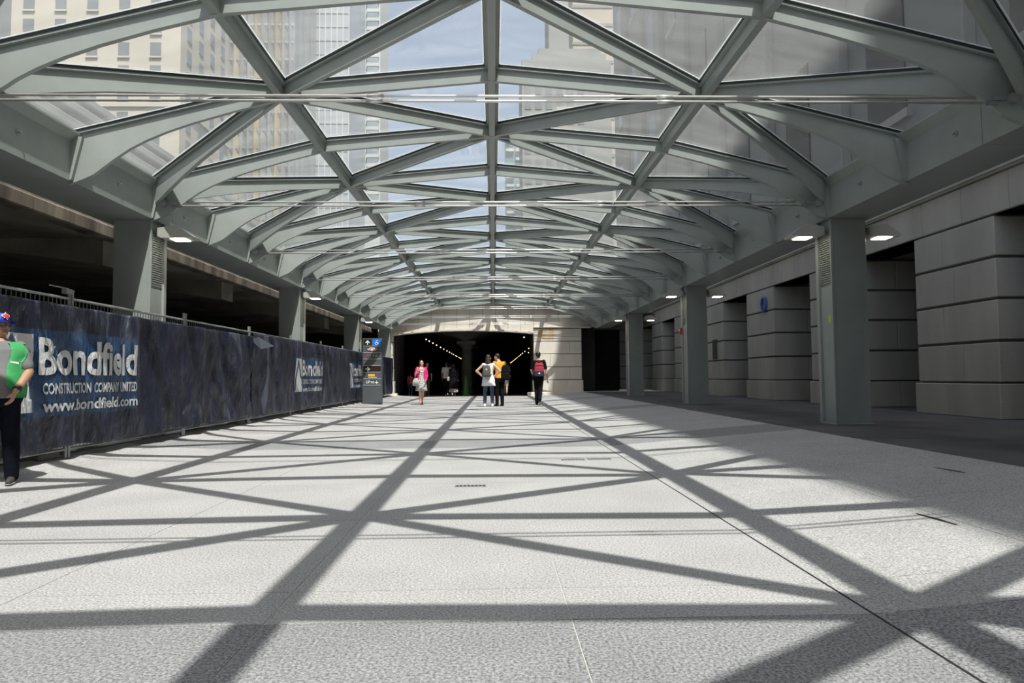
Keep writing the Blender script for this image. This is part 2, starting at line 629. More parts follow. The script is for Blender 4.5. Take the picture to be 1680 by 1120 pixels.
def eave_section(sx, xe):
    w = .70 if sx > 0 else .83
    pts = [(0, 3.436), (w, 3.436), (w, 4.0), (.02, 4.02), (-.10, 4.035), (-.10, 4.012), (-.005, 3.925)]
    return [(xe + sx * p[0], p[1]) for p in pts]
for sx, xe in ((-1, XE[0]), (1, XE[1])):
    bm = bmesh.new()
    prism(bm, eave_section(sx, xe), .004, 2 * HS - .004)
    me = bm_mesh('eave_beam', bm, STEEL)
    bm = bmesh.new()
    tube(bm, (xe - sx * .0, 0, 3.70), (xe - sx * .012, 0, 3.70), .035, seg=12)
    tube(bm, (xe - sx * .0, 0, 3.70), (xe - sx * .05, 0, 3.70), .012, seg=8)
    fx = bm_mesh('fixing', bm, GALV)
    pl = bmesh.new()
    prism(pl, [(xe - sx * .0, 3.45), (xe - sx * .0, 4.0), (xe - sx * .14, 3.98), (xe - sx * .02, 3.45)], -.075, .075)
    pme = bm_mesh('end_plate', pl, STEEL)
    for j in range(J0, J1, 2):
        y = YJ(j) + .6 - CY
        if j == J1 - 2:
            bm2 = bmesh.new()
            prism(bm2, eave_section(sx, xe), .004, 2 * HS - .604)
            link('eave_beam', bm_mesh('eave_beam', bm2, STEEL), canopy, (0, y, 0))
        else:
            link('eave_beam', me, canopy, (0, y, 0))
    for j in range(J0, J1 + 1):
        link('end_plate', pme, canopy, (0, YJ(j) - CY, 0))
        if j < J1:
            link('fixing', fx, canopy, (0, YJ(j) + HS / 2 - CY, 0))

bm = bmesh.new()      # sheet flashing that closes the canopy against the end wall
vs = []
for i in range(5):
    a = [bm.verts.new((PX[i], y, PZ[i] + dz)) for y, dz in ((YJ(J1) - CY + .03, .03), (34.86 - CY, .03), (34.86 - CY, .06), (YJ(J1) - CY + .03, .06))]
    vs.append(a)
for A, B in zip(vs, vs[1:]):
    for k in range(4):
        bm.faces.new((A[k], A[(k + 1) % 4], B[(k + 1) % 4], B[k]))
bm.faces.new(vs[0]); bm.faces.new(vs[-1][::-1])
link('flashing', bm_mesh('flashing', bm, STEEL), canopy)

# tie rods with forks, one pair in every second rib plane
ZT = 3.672
bm = bmesh.new()
for dy, dz in ((.025, .035), (-.025, -.035)):
    tube(bm, (XE[0] + .32, dy, ZT + dz), (XE[1] - .32, dy, ZT + dz), .0135, seg=8)
    for xx in (-1.2, 1.6):
        tube(bm, (xx, dy, ZT + dz), (xx + .16, dy, ZT + dz), .019, seg=8)
tie_me = bm_mesh('tie_rod', bm, CHROME, True)
clev_me = []
for sx, xe in ((-1, XE[0]), (1, XE[1])):
    bm = bmesh.new()
    xp = xe - sx * .17
    tube(bm, (xp, -.085, ZT), (xp, .085, ZT), .055, seg=14)
    bbox(bm, min(xp, xp - sx * .2), max(xp, xp - sx * .2), -.06, .06, ZT - .02, ZT + .02)
    for dy, dz in ((.025, .035), (-.025, -.035)):
        tube(bm, (xp - sx * .14, dy, ZT + dz), (xp - sx * .26, dy, ZT + dz), .026, seg=8)
    clev_me.append(bm_mesh('clevis', bm, GALV))
for j in range(-6, J1 + 1, 2):
    t = link('tie_rod', tie_me, canopy, (0, YJ(j) - CY, 0))
    for me in clev_me:
        link('clevis', me, t)

# ------------------------------------------------------------------ steel columns and their flood lamps
LENS = emis('lamp_lens', (1.0, .86, .66), 16.0)
LAMPM = mat('lamp_housing', (.36, .37, .33), .5)
def column(sx, j, zbase, label):
    xe = XE[1] if sx > 0 else XE[0]
    y = YJ(j)
    c = tag(empty('steel_column', (xe, y, zbase)), label, 'column', 'steel canopy columns')
    H = 3.436 - zbase
    X = lambda a: sx * a
    def pb(name, a0, a1, y0, y1, z0, z1, m, bevel=.004):
        x0, x1 = sorted((X(a0), X(a1)))
        return link(name, box_mesh(name, x0, x1, y0, y1, z0, z1, m, bevel), c)
    pb('shaft', .06, .60, .0, .40, 0, H, STEEL, .008)
    pb('flange', -.0, .06, .36, .44, .02, H, STEEL)
    pb('flange', .03, .07, -.012, .03, .02, H, STEEL)
    pb('recess_plate', .035, .06, .03, .36, .02, H - 1.05, STEEL)
    pb('base_plate', .0, .64, -.05, .46, 0, .018, STEEL)
    v = bmesh.new()
    z = H - 1.0
    while z < H - .18:
        x0, x1 = sorted((X(.03), X(.055)))
        bbox(v, x0, x1, .04, .35, z, z + .012)
        z += .035
    lv = link('louvre', bm_mesh('louvre', v, STEEL), c)
    lv['kind'] = 'stuff'
    return c
def lamp(sx, out, j, label):
    xe = XE[1] if sx > 0 else XE[0]
    d = -sx if not out else sx
    xb = xe + (sx * .02 if not out else sx * .60)
    e = tag(empty('flood_lamp', (xb, YJ(j) + .17, 3.16)), label, 'lamp', 'wedge shaped flood lamps on the columns')
    prof = [(.07, .03), (.07, .15), (.34, .20), (.58, .035), (.56, .0), (.12, .0)]
    bm = bmesh.new()
    prism(bm, [(d * a, b) for a, b in prof], -.16, .16)
    link('housing', bm_mesh('housing', bm, LAMPM), e)
    bm = bmesh.new()
    x0, x1 = sorted((0, d * .075))
    bbox(bm, x0, x1, -.06, .06, .03, .16)
    link('bracket', bm_mesh('bracket', bm, GALV), e)
    x0, x1 = sorted((d * .24, d * .46))
    link('lens', box_mesh('lens', x0, x1, -.11, .11, -.012, .004, LENS), e)
ORD = {0: 'nearest', 2: 'second', 4: 'third', 6: 'fourth'}
for j in (0, 4, 8):
    k = ORD[j // 2]
    column(1, j, .215, f'grey-green steel column on the right walkway, {k} from the camera')
    lamp(1, False, j, f'lit wedge flood lamp facing the hall on the {k} right column')
    lamp(1, True, j, f'lit wedge flood lamp facing the stone wall on the {k} right column')
for j in (0, 4, 8, 12):
    k = ORD[j // 2]
    column(-1, j, .12, f'grey-green steel column behind the tarp fence, {k} from the camera')
    if j < 12:
        lamp(-1, False, j, f'lit wedge flood lamp on the {k} column behind the fence')
# fire alarm, sticker on columns
AL = mat('red_plastic', (.45, .02, .025), .4)
e = tag(empty('fire_alarm', (XE[1] - .0, YJ(4) + .40, 2.22)), 'small red fire alarm box on the second right column', 'fire alarm')
link('housing', box_mesh('housing', -.055, .0, -.06, .06, -.09, .09, AL, .01), e)
link('strobe', box_mesh('strobe', -.075, -.055, -.03, .03, .0, .06, WHITE, .006), e)
tag(link('sticker', box_mesh('sticker', XE[1] + .028, XE[1] + .0345, YJ(0) + .06, YJ(0) + .12, 1.80, 1.92, mat('yellow_green', (.55, .62, .05), .5))), 'small yellow-green sticker on the nearest right column', 'sticker')

# ------------------------------------------------------------------ right stone wall with piers
def stone_block(parent, x0, x1, y0, y1, z0, z1, m, g=.008, bev=.012):
    return box('stone', x0 + g, x1 - g, y0 + g, y1 - g, z0 + g * .7, z1 - g * .7, m, parent, bev)
WX = 8.5
wall_r = link('wall_right', box_mesh('wall_right', 11.2, 11.7, -16, 41, .1, 3.8, STONE))
tag(wall_r, 'grey limestone wall of square piers and deep openings on the right', kind='structure')
ZC = [.215, .83, 1.55, 2.27, 2.98, 3.70]
near0 = 11.25 - 4.58
pn = 0
for i in range(0, 8):
    y0 = near0 + 4.58 * i
    y1 = y0 + 2.2
    pier = box('pier', WX + .05, 11.2, y0 + .05, y1 - .05, .2, 3.7, STMORT, wall_r)
    for c in range(5):
        ex = .05 if c == 0 else 0
        sp = y0 + (.95, 1.35)[(c + i) % 2] + random.uniform(-.12, .12)
        xs = WX + (1.05, 1.5)[(c + i) % 2]
        gz = .035 if c else .02
        for a, b in ((y0 - ex, sp), (sp, y1 + ex)):
            bl = [(WX - ex, xs, a, b), (xs, 11.15, a, b)]
            for (p, q, r, s_) in bl:
                box('stone', p + .003, q - .003, r + .003, s_ - .003, ZC[c] + (.0 if c == 0 else .012), ZC[c + 1] - gz, STONE, pier, .014)
# lintel course and cornice
ent = box('entablature', WX + .06, 11.3, -16, 41, 3.70, 4.62, STMORT, wall_r)
y = -4.0
k = 0
while y < 40.9:
    L = 1.145
    box('stone', WX - .0, WX + .9, y + .004, min(y + L, 41) - .004, 3.70, 4.35, STONE, ent, .012)
    y += L
bm = bmesh.new()
prism(bm, [(WX + .2, 4.36), (WX - .04, 4.36), (WX - .07, 4.39), (WX - .10, 4.40), (WX - .10, 4.62), (WX + .2, 4.62)], -16, 41)
link('cornice', bm_mesh('cornice', bm, STONE), ent)
# filled openings: door in the nearest visible bay, dark glazing in the others
for i in range(0, 7):
    y0 = near0 + 4.58 * i + 2.2
    y1 = y0 + 2.38
    d = link(f'door_{i + 1}', box_mesh('door_frame', 10.95, 11.15, y0, y1, .215, 3.70, BLACKM))
    tag(d, kind='structure')
    for s in range(2):
        a = y0 + .12 + s * 1.09
        lf = box('door_leaf', 10.88, 10.95, a, a + 1.05, .23, 2.6, DOORM, d, .01)
        box('door_glass', 10.865, 10.88, a + .2, a + .85, 1.1, 2.4, DGLASS, lf)
        box('pull_handle', 10.83, 10.86, a + (.92 if s == 0 else .09), a + (.96 if s == 0 else .13), 1.05, 1.4, GALV, lf)
        box('transom_pane', 10.9, 10.95, a, a + 1.05, 2.72, 3.55, DGLASS, d)
# blue hose coil, dark plaque
bm = bmesh.new()
for t in range(4):
    ring = [Vector((WX - .03 - .03 * (t % 2), 21.05 + (.19 - .012 * t) * cos(a), 3.18 + (.24 - .012 * t) * sin(a))) for a in [2 * pi * k / 20 for k in range(21)]]
    pipe(bm, ring, .02, 6)
tag(link('hose_coil', bm_mesh('hose_coil', bm, mat('blue_hose', (.03, .10, .35), .5), True)), 'blue hose coiled on a hook on a stone pier', 'hose')
tag(box('wall_plaque', WX - .04, WX, 25.7, 26.15, 1.6, 2.35, mat('dark_bronze', (.035, .034, .032), .5), None, .006), 'dark bronze plaque fixed to a stone pier behind the second column', 'plaque')

wall_sky_blocker = link('wall_sky_blocker', box_mesh('wall_sky_blocker', -16, 12, -14.6, -14.0, -.2, 5.6, STONE))  # unseen wall, added to keep sky light from behind off the columns
tag(wall_sky_blocker, 'grey stone wall added behind the camera to block sky light', kind='structure')
# ------------------------------------------------------------------ end wall with the tunnel mouth
FY = Y_END
wall_f = link('wall_front', box_mesh('wall_front', 4.0, 4.3, FY + .4, FY + 5, .0, 5.0, STMORT))
tag(wall_f, 'sunlit buff stone end wall with a wide low arched tunnel mouth', kind='structure')
AX0, AX1 = -5.12, 2.06
def arch_z(x):
    t = (x - (AX0 + AX1) / 2) / ((AX1 - AX0) / 2)
    return 3.36 - .20 * t * t + .02 * t
# stones over the arch, one course of upright blocks
bm = bmesh.new()
N = 24
top = 5.02
pts = [(AX0 + (AX1 - AX0) * k / N, arch_z(AX0 + (AX1 - AX0) * k / N) + .05) for k in range(N + 1)] + [(AX1, top - .05), (AX0, top - .05)]
prism(bm, pts, FY + .06, FY + .7)
span = link('arch_wall', bm_mesh('arch_wall', bm, STMORT), wall_f)
SW_ = (AX1 - AX0) / 11
x = AX0 - SW_ * 2
while x < 4.9:
    xa, xb = x + .006, x + SW_ - .006
    for (z_lo, z_hi) in ((None, 4.25), (4.256, 5.03)):
        bm = bmesh.new()
        if z_lo is None:
            if xa >= AX0 - .02 and xb <= AX1 + .02:
                lo = [(xa + (xb - xa) * k / 3, arch_z(xa + (xb - xa) * k / 3) + .09) for k in range(4)]
            else:
                lo = [(xa, 3.52), (xb, 3.52)]
                if xa < AX1 < xb: lo = [(xa, 3.40), (xb, 3.52)]
        else:
            lo = [(xa, z_lo), (xb, z_lo)]
        prism(bm, lo + [(xb, z_hi - .004), (xa, z_hi - .004)], FY, FY + .4)
        link('stone', bm_mesh('stone', bm, STONEL), span)
    x += SW_
bm = bmesh.new()      # moulded edge of the arch
for k in range(N):
    xa, xb = AX0 + (AX1 - AX0) * k / N, AX0 + (AX1 - AX0) * (k + 1) / N
    za, zb = arch_z(xa), arch_z(xb)
    vs = [bm.verts.new(v) for v in ((xa, FY - .06, za), (xb, FY - .06, zb), (xb, FY - .06, zb + .1), (xa, FY - .06, za + .1), (xa, FY + .6, za), (xb, FY + .6, zb), (xb, FY + .6, zb + .1), (xa, FY + .6, za + .1))]
    for f in ((0, 1, 2, 3), (4, 7, 6, 5), (0, 4, 5, 1), (3, 2, 6, 7), (0, 3, 7, 4), (1, 5, 6, 2)):
        bm.faces.new([vs[i] for i in f])
link('arch_moulding', bm_mesh('arch_moulding', bm, STONEL), span)
cl = box_mesh('stud', -.05, .05, FY - .10, FY - .05, -.02, .09, STONEL)
for k in range(11):
    xx = AX0 + .35 + k * .66
    link('stud', cl, span, (xx, 0, arch_z(xx)))
# piers either side, coursed
ZF = [0.0, .82, 1.48, 2.14, 2.79, 3.46]
def face_pier(x0, x1, mats, splits):
    p = box('pier', x0 + .05, x1 - .05, FY + .06, FY + 4.9, -.05, 3.47, STMORT, wall_f)
    for c in range(5):
        cuts = [x0] + [s for s in splits[c % len(splits)] if x0 < s < x1] + [x1]
        for a, b in zip(cuts, cuts[1:]):
            ex = .06 if c == 0 else 0
            box('stone', a + .004 - (ex if a == x0 else 0), b - .004 + (ex if b == x1 else 0), FY - ex, FY + .5, ZF[c] + (.01 if c else 0), ZF[c + 1] - .022, mats, p, .012)
        box('stone', x1 - .5, x1 + .0, FY + .51, FY + 4.9, ZF[c] + (.01 if c else 0), ZF[c + 1] - .022, mats, p, .012) if x1 > 4 else None
    return p
pr = face_pier(AX1, 4.52, STONEL, [[3.05], [3.9], [2.9], [3.9]])
face_pier(AX0 - .75, AX0, STONEL, [[-5.5], []])
box('step', AX1 - .35, 4.6, FY - .42, FY - .05, 0, .2, STONEL, wall_f, .015)
box('step', AX0 - .8, AX0 + .28, FY - .42, FY - .05, 0, .2, STONEL, wall_f, .015)
for k, z in enumerate((3.02, 3.14, 3.26)):
    box('groove_band', AX1 + .02, 4.45, FY - .012, FY, z + .015, z + .02, STMORT, pr)
bm = bmesh.new()
prism(bm, [(FY + .3, 3.46), (FY - .05, 3.46), (FY - .09, 3.50), (FY - .09, 3.54), (FY + .3, 3.54)], AX1 + .01, 5.0, axis='x')
link('cornice', bm_mesh('cornice', bm, STONEL), wall_f)
bm = bmesh.new()      # rust run below the cornice, ragged at its edge
pts = []
for k in range(36):
    a = 2 * pi * k / 36
    r = 1 + .35 * noise.noise(Vector((cos(a) * 1.6, sin(a) * 1.6, 4.4))) + .12 * noise.noise(Vector((cos(a) * 6, sin(a) * 6, 1.4)))
    pts.append((2.68 + .44 * r * cos(a), min(3.43, 3.13 + .30 * r * sin(a))))
prism(bm, pts, FY - .002, FY + .01)
link('rust_stain', bm_mesh('rust_stain', bm, RUSTS), pr)

# recessed dark doorway on the far right
wb = link('wall_back', box_mesh('wall_back', 7.43, 11.8, 40.0, 40.6, .2, 3.71, STMORT))
tag(wb, 'far stone return wall beside a black doorway', kind='structure')
for c in range(5):
    box('stone', 7.42, 8.5, 39.9, 40.3, ZC[c] + .01, ZC[c + 1] - .03, STONE, wb, .012)
box('lintel', 4.2, 8.6, 39.9, 40.6, 3.71, 4.2, STONE, wb, .012)
box('lintel_course', 4.2, 8.6, 39.9, 40.6, 4.22, 5.0, STONE, wb, .012)
door8 = link('door_8', box_mesh('door_8', 4.3, 7.5, 40.7, 40.9, .1, 3.9, NEARBLACK))
tag(door8, kind='structure')

# ------------------------------------------------------------------ the tunnel under the tracks
tun = link('wall_tunnel', box_mesh('wall_tunnel', -9.3, -9.0, FY + .75, 118, -.1, 4.2, NEARBLACK))
tag(tun, 'near-black tunnel side walls', kind='structure')
box('side_wall', 5.0, 5.3, FY + 5.2, 118, -.1, 4.2, NEARBLACK, tun)
box('end_wall', -9.3, 5.3, 118, 118.3, -.1, 4.2, NEARBLACK, tun)
box('mouth_return', AX0 - 4.2, AX0, FY + .62, FY + .95, -.1, 4.2, NEARBLACK, tun)
box('mouth_return', AX1, 5.3, FY + .72, FY + .95, -.1, 4.2, NEARBLACK, tun)
tf = link('floor_tunnel', box_mesh('floor_tunnel', -9.2, 5.2, FY + .3, 118, -.3, -.001, TFLOOR))
tag(tf, 'dark tunnel floor', kind='structure')
bm = bmesh.new()      # two shallow barrel vaults
prof = []
for (a, b) in ((-9.2, -1.6), (-1.4, 5.2)):
    for k in range(13):
        t = k / 12
        prof.append((a + (b - a) * t, 2.95 + .72 * sin(pi * t) ** .7))
prism(bm, prof + [(5.2, 4.3), (-9.2, 4.3)], FY + .71, 118)
ceil_t = link('ceiling_tunnel', bm_mesh('ceiling_tunnel', bm, NEARBLACK))
tag(ceil_t, 'near-black shallow vaults of the tunnel roof', kind='structure')
TCOL = mat('tunnel_column_paint', (.10, .10, .08), .8, var=.3, scale=2)
for n, yy in enumerate((38.2, 44.2, 50.2, 56.2)):
    c = tag(empty('tunnel_column', (-1.5, yy, 0)), ['round dark column with flared capital just inside the tunnel', 'second round dark column inside the tunnel', 'third round dark column inside the tunnel', 'fourth round dark column inside the tunnel'][n], 'column', 'round columns inside the tunnel')
    bm = bmesh.new(); tube(bm, (0, 0, .25), (0, 0, 2.6), .30, .27, 20); link('shaft', bm_mesh('shaft', bm, TCOL, False), c)
    bm = bmesh.new(); tube(bm, (0, 0, 0), (0, 0, .25), .4, .34, 20); link('base', bm_mesh('base', bm, TCOL), c)
    bm = bmesh.new(); tube(bm, (0, 0, 2.6), (0, 0, 2.82), .28, .48, 20); bbox(bm, -.52, .52, -.52, .52, 2.82, 2.98); link('capital', bm_mesh('capital', bm, TCOL), c)
# viaduct block above the tunnel
via = link('wall_viaduct', box_mesh('wall_viaduct', -30, 9, FY + .75, 60, 4.3, 5.0, CONC))
tag(via, 'concrete track deck over the tunnel', kind='structure')

BULB = emis('warm_bulb', (1.0, .66, .30), 9.0)
def bulb_me():
    bm = bmesh.new()
    sphere(bm, (0, 0, 0), .030, 12, 8)
    return bm_mesh('globe', bm, BULB, True)
BM_ = bulb_me()
bm = bmesh.new(); tube(bm, (0, 0, .05), (0, 0, .13), .022, seg=8); tube(bm, (0, 0, .13), (0, 0, .62), .006, seg=6)
SK_ = bm_mesh('socket', bm, BLACKM)
def bulb(x, y, z, label, grp):
    e = tag(empty('festoon_bulb', (x, y, z)), label, 'light bulb', grp)
    link('globe', BM_, e); link('socket', SK_, e)
ORDS = ['first', 'second', 'third', 'fourth', 'fifth', 'sixth', 'seventh', 'eighth', 'ninth', 'tenth', 'eleventh', 'twelfth', 'thirteenth', 'fourteenth', 'fifteenth']
for i_, dx in enumerate((110, 105, 99, 93, 86.5, 81.3, 76, 72, 68.5, 65.3, 61.8, 60.0, 56.8, 54.9, 53)):
    bulb(-3.67, 3.67 * 1120 / dx, 3.06, f'warm bulb along the left tunnel vault, {ORDS[i_]} from the mouth', 'bulbs along the left tunnel vault')
for i_, dx in enumerate((58, 51.6, 47.7, 44.7, 42, 39, 36.5, 34.5, 32.5, 31, 29.5, 28)):
    bulb(2.6, 2.6 * 1120 / dx, 3.06, f'warm bulb along the right tunnel vault, {ORDS[i_]} from the mouth', 'bulbs along the right tunnel vault')
bulb(-1.5, 36.6, 3.12, 'single warm bulb hanging before the tunnel column capital', 'bulbs at the tunnel mouth')
bulb(1.62, 35.9, 3.06, 'single warm bulb hanging by the right tunnel jamb', 'bulbs at the tunnel mouth')
bulb(2.95, 57.5, 3.0, 'small warm bulb hanging just outside the right row', 'bulbs at the tunnel mouth')

GREEN = mat('green_mesh_plastic', (.10, .30, .04), .6, var=.3, scale=20)
e = tag(empty('green_cone', (-1.52, 37.4, 0)), 'tall narrow green barrier cone before the tunnel column', 'cone')
bm = bmesh.new(); tube(bm, (0, 0, .05), (0, 0, 1.05), .19, .05, 4); link('body', bm_mesh('body', bm, GREEN), e)
link('foot', box_mesh('foot', -.2, .2, -.2, .2, 0, .05, GREEN), e)
bm = bmesh.new(); tube(bm, (0, -.16, .05), (0, -.055, 1.05), .015, .01, 6); link('stripe', bm_mesh('stripe', bm, mat('pale_green', (.22, .42, .12), .6)), e)

# ------------------------------------------------------------------ left side: concrete deck over a dark void, stepped parapet
wl = link('wall_left', box_mesh('wall_left', -15.2, -15.0, -16, 37, -.2, 3.4, NEARBLACK))
tag(wl, 'dark void under a stained concrete deck behind the fence', kind='structure')
deck = box('deck', -15.2, -6.3, -16, 37, 3.33, 4.3, CONC, wl)
STREAK = mat('streaked_concrete', (.26, .225, .175), .85, col2=(.07, .06, .05), scale=2.6, stretch=(1, 1, .12), bump=.4, bscale=14)
box('edge_lip', -6.45, -6.2, -16, 37, 3.29, 3.50, STREAK, wl, .02)
box('void_floor', -15, -6.42, -14, 36.7, .1, .135, NEARBLACK, wl)
for i in range(8):
    y = 1.5 + 4.9 * i
    bm = bmesh.new()
    pts = [(-15, 3.34)]
    for k in range(13):
        t = k / 12
        pts.append((-15 + 8.6 * t, 3.24 - .36 * abs(2 * t - 1) ** 2.0))
    pts.append((-6.4, 3.34))
    prism(bm, pts, y, y + .7)
    link('deck_beam', bm_mesh('deck_beam', bm, CONC), wl)
box('void_floor_wall', -15, -6.45, 36.7, 37, -.1, 3.4, NEARBLACK, wl)
LEDGE = mat('weathered_ledge_stone', (.36, .37, .36), .8, var=.2, scale=.8, stretch=(1, .15, 1))
par = tag(empty('stepped_parapet', (-7, 0, 4.3)), 'long stepped grey stone parapet above the deck on the left', 'parapet')
for k in range(5):
    box('ledge', -.62 * k - .62, -.62 * k, -16, 30 - .9 * k, 0, .30 + .74 * k, LEDGE, par, .03)
    box('ledge_moulding', -.62 * k - .1, -.62 * k + .07, -16, 30 - .9 * k, .16 + .74 * k, .34 + .74 * k, LEDGE, par, .02)

# ------------------------------------------------------------------ construction fence, tarpaulins, lettering
FX, FZ0, FZ1 = -4.97, .20, 1.95
POSTS = [5.2, 8.13, 11.1, 14.0, 16.85, 19.75, 22.6, 25.45, 28.3, 31.2]
CBLK = mat('concrete_foot', (.20, .19, .18), .9, var=.3, scale=8)
PN = ['first', 'second', 'third', 'fourth', 'fifth', 'sixth', 'seventh', 'eighth', 'ninth']
post_me = None
for i, (ya, yb) in enumerate(zip(POSTS, POSTS[1:])):
    e = tag(empty('fence_panel', (FX, ya, floor_z(FX))), f'galvanised construction fence panel, {PN[i]} along the row from the camera', 'fence', 'construction fence panels')
    zb = floor_z(FX)
    L = yb - ya
    for py in (.03, L - .03):
        bm = bmesh.new()
        tube(bm, (0, py, .0), (0, py, 2.04 - zb), .021, seg=10)
        tube(bm, (0, py, 2.04 - zb), (0, py, 2.055 - zb), .025, seg=10)
        link('post', bm_mesh('post', bm, GALV, False), e)
    for z in (FZ0 - zb, FZ1 - zb):
        bm = bmesh.new()
        tube(bm, (0, .03, z), (0, L - .03, z), .017, seg=8)
        link('rail', bm_mesh('rail', bm, GALV, False), e)
    bm = bmesh.new()
    n = int(L / .075)
    for k in range(1, n):
        y = .03 + (L - .06) * k / n
        bbox(bm, -.003, .003, y - .003, y + .003, FZ0 - zb, FZ1 - zb)
    for k in range(1, 9):
        z = FZ0 - zb + (FZ1 - FZ0) * k / 9
        bbox(bm, -.003, .003, .03, L - .03, z - .003, z + .003)
    w = link('wire_mesh', bm_mesh('wire_mesh', bm, GALV), e)
    w['kind'] = 'stuff'
    if i % 2 == 0:
        link('foot_block', box_mesh('foot_block', -.62, -.03, L - .42, L - .06, 0, .09, CBLK, .02), e)
    if i == 0:
        bm = bmesh.new()
        bbox(bm, -.03, .03, L - .12, L - .01, 2.0 - zb, 2.06 - zb)
        tube(bm, (-.02, L - .35, 2.07 - zb), (-.02, L - .01, 2.07 - zb), .008, seg=6)
        link('clamp', bm_mesh('clamp', bm, GALV), e)

def tarp_mat(name, c1, c2):
    m = bpy.data.materials.new(name)
    m.use_nodes = True
    nt = m.node_tree
    b = nt.nodes['Principled BSDF']
    b.inputs['Roughness'].default_value = .36
    b.inputs['Specular IOR Level'].default_value = .5
    geo = nt.nodes.new('ShaderNodeNewGeometry')
    mp = nt.nodes.new('ShaderNodeMapping')
    mp.inputs['Scale'].default_value = (2, 2.6, .9)
    mp.inputs['Rotation'].default_value = (.25, 0, 0)
    nt.links.new(geo.outputs['Position'], mp.inputs['Vector'])
    n = nt.nodes.new('ShaderNodeTexNoise')
    n.inputs['Scale'].default_value = .85
    n.inputs['Detail'].default_value = 8
    n.inputs['Roughness'].default_value = .66
    n.inputs['Distortion'].default_value = 1.2
    nt.links.new(mp.outputs['Vector'], n.inputs['Vector'])
    r = nt.nodes.new('ShaderNodeValToRGB')
    r.color_ramp.elements[0].position = .52
    r.color_ramp.elements[1].position = .80
    r.color_ramp.elements[0].color = (*c1, 1)
    r.color_ramp.elements[1].color = (*c2, 1)
    nt.links.new(n.outputs['Fac'], r.inputs['Fac'])
    nt.links.new(r.outputs['Color'], b.inputs['Base Color'])
    n3 = nt.nodes.new('ShaderNodeTexNoise')
    n3.inputs['Scale'].default_value = 3.2
    n3.inputs['Detail'].default_value = 5
    n3.inputs['Distortion'].default_value = 1.5
    nt.links.new(mp.outputs['Vector'], n3.inputs['Vector'])
    bp = nt.nodes.new('ShaderNodeBump')
    bp.inputs['Strength'].default_value = 1.0
    bp.inputs['Distance'].default_value = .07
    nt.links.new(n3.outputs['Fac'], bp.inputs['Height'])
    nt.links.new(bp.outputs['Normal'], b.inputs['Normal'])
    return m
TARP = tarp_mat('navy_tarp', (.009, .012, .032), (.17, .19, .25))
TARPB = tarp_mat('blue_sign_print', (.018, .055, .135), (.11, .17, .26))
TARPW = tarp_mat('white_sign_print', (.62, .62, .62), (.36, .38, .42))

def tarp_d(y, z):
    """how far the tarp bulges out from the fence at (y, z)"""
    a = noise.noise(Vector((y * 2.3 + .5 * z, z * .55, 3.1)))
    b = noise.noise(Vector((y * 5.2 - 1.2 * z, z * 1.5, 7.7)))
    c = noise.noise(Vector((y * .8, z * .9, 1.3)))
    r = 1 - abs(noise.noise(Vector((y * 1.7 + z * 1.1, z * 1.3 - y * .4, 9.2))))
    pin = min(1.0, (1.96 - z) / .25) * min(1.0, (z - .12) / .2 + .3)
    if 6.3 < y < 9.8 or y > 14:
        pin *= .62
    return .045 + (.085 * a + .028 * b + .05 * c + .06 * (r - .6)) * max(0, pin) + .02

